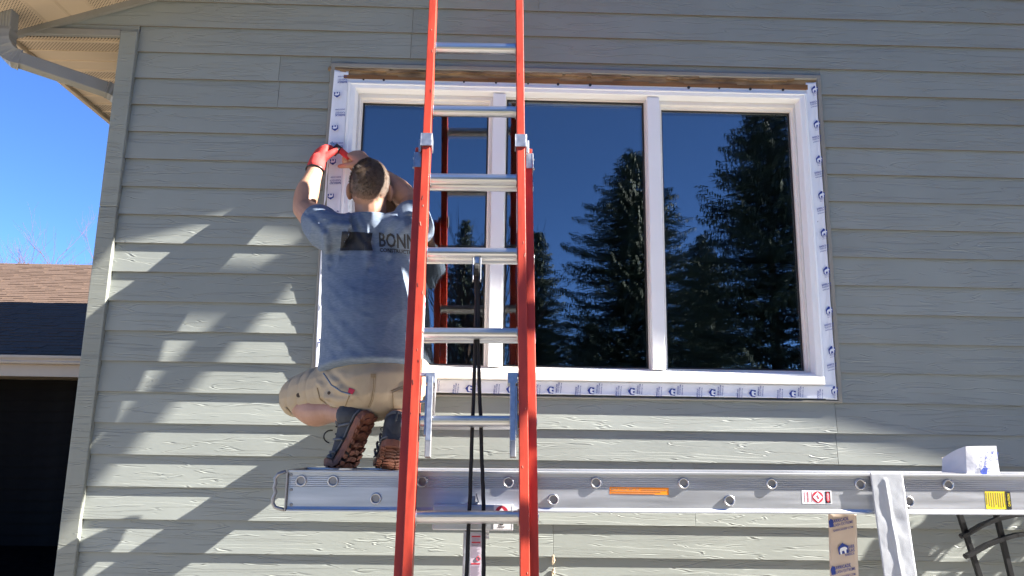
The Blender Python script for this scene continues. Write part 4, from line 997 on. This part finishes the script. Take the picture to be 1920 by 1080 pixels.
old = bs_.inputs['Base Color'].links[0].from_socket; mc = nt.nodes.new('ShaderNodeMix'); mc.data_type = 'RGBA'; mc.inputs['A'].default_value = (.33, .165, .10, 1)
nt.links.new(mb_.outputs[0], mc.inputs['Factor']); nt.links.new(old, mc.inputs['B']); nt.links.new(mc.outputs['Result'], bs_.inputs['Base Color'])
st = MB()
for k in range(15000):
    th = random.random(); ph = random.uniform(0, 6.283); u = random.uniform(-.80, 1)
    d = Vector((math.sqrt(1-u*u)*math.cos(ph), math.sqrt(1-u*u)*math.sin(ph), u))
    if d.y > .55 and d.z < .55: continue
    if d.z < -.15 and random.random() < (-.15-d.z)/.55*1.1: continue
    c = HC+hz*.002+hx*(d.x*.0765)+hf*(d.y*.0975)+hz*(d.z*.1065); n_ = (hx*(d.x/.0765)+hf*(d.y/.0975)+hz*(d.z/.1065)).normalized()
    sw = n_.cross(hz*.5-hf+hx*.2); dirn = (n_*.8-hz*.35+sw*.5+jit(c, .6, 60)).normalized(); L = random.uniform(.005, .011)*(1 if d.z > .1 else .5 if d.z > -.3 else .3)
    t = dirn.orthogonal().normalized()*.0007; st.add([c-t, c+t, c+dirn*L], [(0, 1, 2)])
tag(st.build('hair_strand', M['hair'], per, recalc=False), kind='stuff')

# cloth: loft, merge, then fold along lines
def cloth(mb, voxel, folds, wob, it=4, extra=None):
    me = remeshed(mb, voxel, it); n = len(me.vertices); co = np.empty(n*3, 'f'); no = np.empty(n*3, 'f')
    me.vertices.foreach_get('co', co); me.vertices.foreach_get('normal', no); co = co.reshape(-1, 3); no = no.reshape(-1, 3)
    d = np.zeros(n)
    # picture-side coordinates of each vertex for fold lines drawn on the back of the cloth
    rel = co-np.array(CAM); z = rel@np.array(CF); px = 960+FPX*(rel@np.array(CR))/z; py = 540-FPX*(rel@np.array(CU))/z
    back = np.clip(-no[:, 1]*2+.3, 0, 1)
    for pts, w, a in folds:
        for (x0, y0), (x1, y1) in zip(pts, pts[1:]):
            L2 = (x1-x0)**2+(y1-y0)**2; t = np.clip(((px-x0)*(x1-x0)+(py-y0)*(y1-y0))/L2, 0, 1)
            s = ((px-x0)*(y1-y0)-(py-y0)*(x1-x0))/math.sqrt(L2)
            ds = np.hypot(px-(x0+t*(x1-x0)), py-(y0+t*(y1-y0))); sg = np.where(s >= 0, 1, -1)
            d += 1.3*a*back*(np.exp(-(ds/w)**2)-.55*np.exp(-((ds-1.7*w*sg)/w)**2)*(sg > 0))
    if wob:
        for i in range(n): c = Vector(co[i]); d[i] += wob*(noise.noise(Vector((c.x*7, c.y*7, c.z*14)))+.5*noise.noise(Vector((c.x*16+5, c.y*16, c.z*30))))
    if extra: d += np.array([extra(Vector(c)) for c in co])
    co += no*d[:, None].astype('f'); me.vertices.foreach_set('co', co.astype('f').ravel()); me.update(); return me
s = MB()
s.limb([W(692, 692, -.365), W(692, 660, -.355), W(691, 600, -.34), W(690, 530, -.285), W(690, 475, -.255), W(692, 436, -.248), W(695, 406, -.25)], [(.184, .150), (.180, .140), (.172, .118), (.178, .096), (.178, .084), (.135, .084), (.080, .074)], Yb, 28, .12)
s.limb([W(655, 432, -.255), Lsh, Lsh.lerp(Lel, .40)], [.068, .080, .074]); s.limb([W(735, 432, -.255), Rsh, Rsh.lerp(Rel, .45)], [.075, .085, .076])
s.limb([W(640, 458, -.285), W(690, 445, -.275), W(745, 458, -.285)], [.048, .045, .048])
FS = [([(655, 405), (648, 440), (640, 470)], 6, .010), ([(625, 420), (655, 425), (690, 470)], 6, .007), ([(668, 405), (690, 450), (690, 490)], 7, .008),
      ([(600, 470), (640, 472), (770, 478)], 4, .004), ([(640, 455), (700, 462)], 4, .004), ([(602, 560), (640, 610), (720, 690)], 7, .007), ([(604, 600), (640, 650), (690, 690)], 6, .006),
      ([(603, 640), (625, 675), (650, 692)], 5, .005), ([(610, 500), (660, 545), (720, 560)], 6, .004), ([(780, 560), (730, 600), (690, 690)], 7, .004), ([(785, 500), (740, 520), (700, 515)], 6, .004),
      ([(600, 580), (690, 595), (780, 580)], 6, .003), ([(598, 520), (650, 575), (700, 600)], 5, .004), ([(740, 410), (720, 440), (725, 480)], 6, .006), ([(770, 420), (740, 450)], 6, .006), ([(580, 410), (610, 440), (615, 490)], 6, .007),
      ([(600, 660), (690, 672), (785, 664)], 5, .003)]
sm = cloth(s, .006, [(p, w*1.0, a*(.75 if p[0][1] < 450 else .18)) for p, w, a in FS], .0012)
shirt = link_mesh('t_shirt', sm, M['shirt'], per)
# hem and collar welts
bv = BVHTree.FromPolygons([v.co+worg(per) for v in sm.vertices], [tuple(p.vertices) for p in sm.polygons])
def onto(px, py, lift=.0012, Y=-.7):
    o = W(px, py, Y); d = (o-CAM).normalized(); h = bv.ray_cast(o, d); 
    return (h[0]+h[1]*lift) if h[0] is not None else None
col_ = [W(695, 404, -.25)+Vector((.071*math.cos(a), .066*math.sin(a), .012*math.sin(a))) for a in np.arange(0, 6.28, .2)]
MB().tube(col_, .0075, 8, True).build('collar', M['shirt'], shirt, smooth=True)
# printed lettering wrapped on the cloth
def wrap_print(build, name, p0, pu, pv, lift=.0014, step=.06):
    """build(mb) draws in unit plane x right y up; p0 lower-left pixel, pu/pv pixel vectors per unit"""
    m = MB(); build(m); bm = bmesh.new(); vv = [bm.verts.new(v) for v in m.v]
    for f in m.f:
        try: bm.faces.new([vv[i] for i in f])
        except ValueError: pass
    xs_ = [v[0] for v in m.v]; ys_ = [v[1] for v in m.v]
    for ax_, lo, hi in ((0, min(xs_), max(xs_)), (1, min(ys_), max(ys_))):
        q = lo+step
        while q < hi:
            no_ = Vector((1, 0, 0)) if ax_ == 0 else Vector((0, 1, 0)); co_ = no_*q
            bmesh.ops.bisect_plane(bm, geom=bm.verts[:]+bm.edges[:]+bm.faces[:], plane_co=co_, plane_no=no_); q += step
    bad = []
    for v in bm.verts:
        q = onto(p0[0]+pu[0]*v.co.x+pv[0]*v.co.y, p0[1]+pu[1]*v.co.x+pv[1]*v.co.y, lift)
        if q is None: bad.append(v)
        else: v.co = q-worg(shirt)
    if bad: bmesh.ops.delete(bm, geom=bad, context='VERTS')
    me = bpy.data.meshes.new(name); bm.to_mesh(me); bm.free(); me.materials.append(M['print'])
    o = bpy.data.objects.new(name, me); COL.objects.link(o); o.parent = shirt; return o
wrap_print(lambda m: put_text(m, 'BONN', (0, 0, 0), (1, 0, 0), (0, 1, 0), 1, .03, 2.75), 'lettering', (710, 462), (25.5, 1.5), (-1, -26), step=.15)
wrap_print(lambda m: put_text(m, 'CONSTRUCTION', (0, 0, 0), (1, 0, 0), (0, 1, 0), 1, .035, 9.4), 'lettering', (712, 472.5), (7.6, .5), (-.2, -7.4), step=.5)
wrap_print(lambda m: m.add([(0, 0, 0), (1, 0, 0), (1, .95, 0), (.05, 1, 0)], [(0, 1, 2, 3)]), 'shirt_emblem', (638, 470), (46, 0), (1, -36), step=.06)
wrap_print(lambda m: m.add([(0, 0, 0), (1, 0, 0), (.75, .5, 0), (1, 1, 0), (0, 1, 0)], [(0, 1, 2, 3, 4)]), 'shirt_emblem', (684.5, 470), (14, 0), (0, -33), step=.12)
# shorts
t = MB(); Lh, Rh = W(652, 722, -.36), W(742, 720, -.36)
t.limb([W(694, 697, -.36), W(696, 722, -.37)], [(.160, .122), (.174, .135)], Yb, 28)
t.limb([Lh, Lh.lerp(LK, .5)+Vector((0, 0, .012)), LK.lerp(Lh, .02)+Vector((0, 0, .014))], [.098, .090, .082], Yb); t.limb([Rh, Rh.lerp(RK, .5), RK.lerp(Rh, .08)], [.100, .094, .084], Yb)
t.limb([W(650, 735, -.40), W(690, 738, -.395), W(745, 735, -.40)], [.075, .066, .075])
FT = [([(597, 682), (572, 715), (562, 752)], 6, .011), ([(608, 690), (588, 722), (584, 760)], 6, .009), ([(583, 690), (556, 712), (548, 735)], 5, .008), ([(612, 700), (640, 730), (662, 742)], 5, .010),
      ([(596, 728), (606, 752), (645, 766)], 4, -.008), ([(600, 720), (615, 745), (655, 752)], 4, .007), ([(540, 720), (560, 700), (575, 692)], 4, .006), ([(570, 770), (600, 764), (640, 774)], 4, .005), ([(545, 765), (552, 750), (548, 730)], 4, .006),
      ([(700, 702), (698, 740), (690, 765)], 3, -.005), ([(735, 738), (760, 732), (785, 722)], 3, .004), ([(640, 700), (600, 690)], 5, .006)]
def rings(c):                              # gathers of cloth round the bent thighs
    out = 0
    for a_, b_ in ((Lh, LK), (Rh, RK)):
        ax_ = b_-a_; L = ax_.length; s_ = (c-a_).dot(ax_)/L
        if s_ < .05 or (c-(a_+ax_*(s_/L))).length > .14: continue
        ph = s_/.021+1.6*noise.noise(c*8)+(c.z-a_.z)*9; k_ = 1-abs(math.sin(ph)); wgt = min(1, (s_-.05)/.08)
        out += wgt*(.0035-.0105*k_**2.2)*(.55+.6*noise.noise(c*11+Vector((3, 1, 2))))
    return out
tm = cloth(t, .0052, [(p, w*1.25, a*.4) for p, w, a in FT[3:6]+FT[9:]], .0015, 3, rings); shorts = link_mesh('shorts', tm, M['khaki'], per)
bvs = bv; bv = BVHTree.FromPolygons([v.co+worg(per) for v in tm.vertices], [tuple(p.vertices) for p in tm.polygons])
def on_shorts(name, pts, r, m, n=6):
    q = [onto(x, y, r*.3) for x, y in pts]; q = [p for p in q if p is not None]
    P_ = []
    if len(q) > 1: return MB().tube(q, r, n).build(name, m, shorts, smooth=True)
def dens(p, k=8): return [(a[0]+(b[0]-a[0])*i/k, a[1]+(b[1]-a[1])*i/k) for a, b in zip(p, p[1:]) for i in range(k)]+[p[-1]]
on_shorts('seam', dens([(701, 704), (700, 725), (697, 748), (690, 764)]), .0016, M['khakid']); on_shorts('seam', dens([(704, 704), (703, 725), (700, 748), (693, 764)]), .0012, M['khakid'])
on_shorts('pocket_flap_edge', dens([(607, 700), (622, 722), (640, 734), (657, 739)]), .0028, M['shirt']); on_shorts('pocket_edge', dens([(595, 727), (600, 748), (618, 762), (645, 768), (655, 742)]), .0022, M['khakid'])
on_shorts('pocket_edge', dens([(738, 765), (736, 736), (768, 724)]), .0018, M['khakid']); on_shorts('pocket_edge', dens([(733, 733), (765, 720)]), .0014, M['khakid'])
def patch(name, c, m, parent):
    q = [onto(x, y, .0022) for x, y in c]
    if all(p is not None for p in q): o = MB().add(q, [tuple(range(len(q)))]).build(name, m, parent, recalc=False); sheet(o, .002)
patch('red_tag', [(655, 727), (666, 731), (661, 740), (653, 736)], M['red'], shorts); patch('belt_loop', [(695, 701), (705, 701), (705, 708), (695, 708)], M['khakid'], shorts)
for x, y in ((560, 741), (617, 737), (576, 686)):
    q = onto(x, y, 0)
    if q is not None: MB().cyl(q+Vector((0, .002, 0)), q+Vector((0, -.003, 0)), .0085 if x == 560 else .006, 14).build('button', M['bark'], shorts, bevel=.001)
on_shorts('leg_hem', dens([(536, 764), (548, 776), (565, 774), (585, 777), (605, 774), (628, 780)]), .0042, M['khaki'], 8)
# shoes
def make_shoe(heel, T, D, bend, name):
    T = T.normalized(); D = (D-T*D.dot(T)).normalized(); X = T.cross(D).normalized(); BY = .195
    def tf(x, y, z):
        if y > BY:
            r = y-BY; a = bend*min(1, r/.05); aa = bend
            yy = BY+math.cos(aa)*r-math.sin(aa)*z*(min(1, r/.03)); zz = z*(1-min(1, r/.03))+(math.sin(aa)*r+math.cos(aa)*z)*min(1, r/.03)
            y, z = yy, zz
        return heel+X*x+T*y+D*z
    ring = [(-.002, .024, .075), (.008, .034, .098), (.03, .038, .112), (.06, .039, .118), (.09, .040, .112), (.12, .043, .094), (.15, .046, .080), (.18, .049, .070), (.21, .050, .060), (.24, .047, .052), (.268, .038, .044), (.285, .022, .034)]
    up = MB(); n = 20; vs = []
    for y, w, h in ring:
        for k in range(n):
            a = 6.28318*k/n; c, s = math.cos(a), math.sin(a); x = w*math.copysign(abs(c)**.8, c)*(1 if s < 0 else 1-.35*s*s*(h > .09)); z = .016+(h-.016)*(.5+.5*math.copysign(abs(s)**.8, s)); vs.append(tf(x, y, z))
    fs = [(i*n+k, i*n+(k+1) % n, (i+1)*n+(k+1) % n, (i+1)*n+k) for i in range(len(ring)-1) for k in range(n)]+[tuple(range(n))[::-1], tuple(range((len(ring)-1)*n, len(ring)*n))]
    up.add(vs, fs); sh_ = up.build('shoe', M['shoe'], per, smooth=True)
    sb = sh_.modifiers.new('s', 'SUBSURF'); sb.levels = 1; sb.render_levels = 1
    out = [(0, -.008), (.022, -.002), (.036, .02), (.039, .06), (.038, .10), (.042, .14), (.050, .19), (.053, .215), (.050, .245), (.038, .275), (.018, .293)]
    outl = out+[(-x, y) for x, y in out[::-1][:-1]]
    so = MB(); N = len(outl); L0 = [tf(x*.97, y, .0) for x, y in outl]; L1 = [tf(x*1.03, y, .012) for x, y in outl]; L2 = [tf(x*1.0, y, .026) for x, y in outl]
    so.add(L0+L1+L2, [tuple(range(N))[::-1]]+[(i, (i+1) % N, (i+1) % N+N, i+N) for i in range(N)]+[(i+N, (i+1) % N+N, (i+1) % N+2*N, i+2*N) for i in range(N)]+[tuple(range(2*N, 3*N))])
    sole = so.build('sole', M['sole'], sh_, bevel=.002)
    R = random.Random(3)
    for y in (.008, .034, .060, .098, .128, .154, .180, .204, .228, .252):
        w = .036 if y < .11 else .044
        for sx in (-1, 1):
            for (xa, xb, sk) in ((.006, .5, .010), (.56, 1, -.006)):
                lu = MB(); x0, x1 = sx*w*xa, sx*w*xb; q = []
                for zz in (.001, -.0055): q += [tf(x0, y+.001+sk*.2, zz), tf(x1, y+sk, zz), tf(x1*.97, y+.015+sk, zz), tf(x0, y+.019+sk*.2, zz)]
                lu.add(q, [(0, 1, 2, 3), (7, 6, 5, 4), (0, 4, 5, 1), (1, 5, 6, 2), (2, 6, 7, 3), (3, 7, 4, 0)]); lu.build('tread_lug', M['sole'], sole if False else sh_, bevel=.0015)
    for sx in (-1, 1):                     # side overlay bands and laces
        for (y0, z0, y1, z1) in ((.05, .03, .10, .098), (.11, .03, .14, .082), (.16, .03, .18, .066)):
            p = [tf(sx*(.0405+.004*(1-abs(2*k/6-1))+.006*(y0 > .1)+.004*(y0 > .15)), y0+(y1-y0)*k/6, z0+(z1-z0)*k/6*1.0) for k in range(5)]
            MB().tube(p, .0045, 6).build('side_band', M['shoe2'], sh_, smooth=True)
        ol = [tf(sx*(x+.0008), y, .034) for x, y in out[1:-2]]; MB().tube(ol, .0035, 6).build('rand', M['shoe2'], sh_, smooth=True)
    for k in range(4):
        y = .10+.022*k; z = .112-.013*k
        MB().tube([tf(-.024, y, z-.006), tf(0, y+.003, z+.006), tf(.024, y, z-.006)], .003, 6).build('lace', M['black'], sh_, smooth=True)
    MB().tube([tf(.036*math.cos(a)*.86, .052+.047*math.sin(a), .117-.012*math.sin(a)) for a in np.arange(0, 6.28, .4)], .0085, 8, True).build('ankle_collar', M['shoe2'], sh_, smooth=True)
    MB().tube([tf(0, -.004, .085), tf(0, -.018, .10), tf(0, -.016, .122), tf(0, .002, .125)], .004, 6).build('heel_loop', M['shoe'], sh_, smooth=True)
    MB().tube([tf(-.02-.026*math.sin(a), .12+.022*(1-math.cos(a)), .118-.010*a/3.1+.008*math.sin(a)) for a in np.linspace(0, 3.1, 10)], .0026, 6).build('lace', M['black'], sh_, smooth=True)
    return tf
hl = W(694, 778, -.475); bl = W(652, 874, -.43); make_shoe(hl, bl-hl, Vector((-.80, .60, .12)), 1.05, 'l')
hr = W(735, 838, -.52); br = W(727, 876, -.345); make_shoe(hr, br-hr, Vector((.05, .35, .9)), .35, 'r')
# socks
MB().limb([LA_, LA_.lerp(W(668, 782, -.45), .6)], [.042, .040]).build('sock', M['shoe'], per, smooth=True)
MB().limb([RA_, RA_+Vector((-.004, -.01, -.04))], [.042, .040]).build('sock', M['shoe'], per, smooth=True)
# utility knife in the right hand
k0, k1, k2 = W(655, 296, -.10), W(632, 277, -.072), W(621, 267, -.055)
kn = empty('utility_knife', k0, 'red and black utility knife cutting the tape at the window edge', 'knife')
d = (k1-k0).normalized(); sd = d.cross(Vector((0, 1, 0))).normalized(); nn = sd.cross(d)
MB().obox((k0+k1)/2, (d, sd, nn), ((k1-k0).length/2, .012, .008)).build('handle', M['glove'], kn, bevel=.005)
MB().obox(k0.lerp(k1, .92), (d, sd, nn), (.018, .0135, .0095)).build('grip', M['nitrile'], kn, bevel=.003)
MB().add([k1+sd*.008, k1-sd*.008, k2-sd*.006, k2+sd*.006+d*.004], [(0, 1, 2, 3)]).build('blade', M['steel'], kn)
sheet(kn.children[-1], .001) if kn.children else None
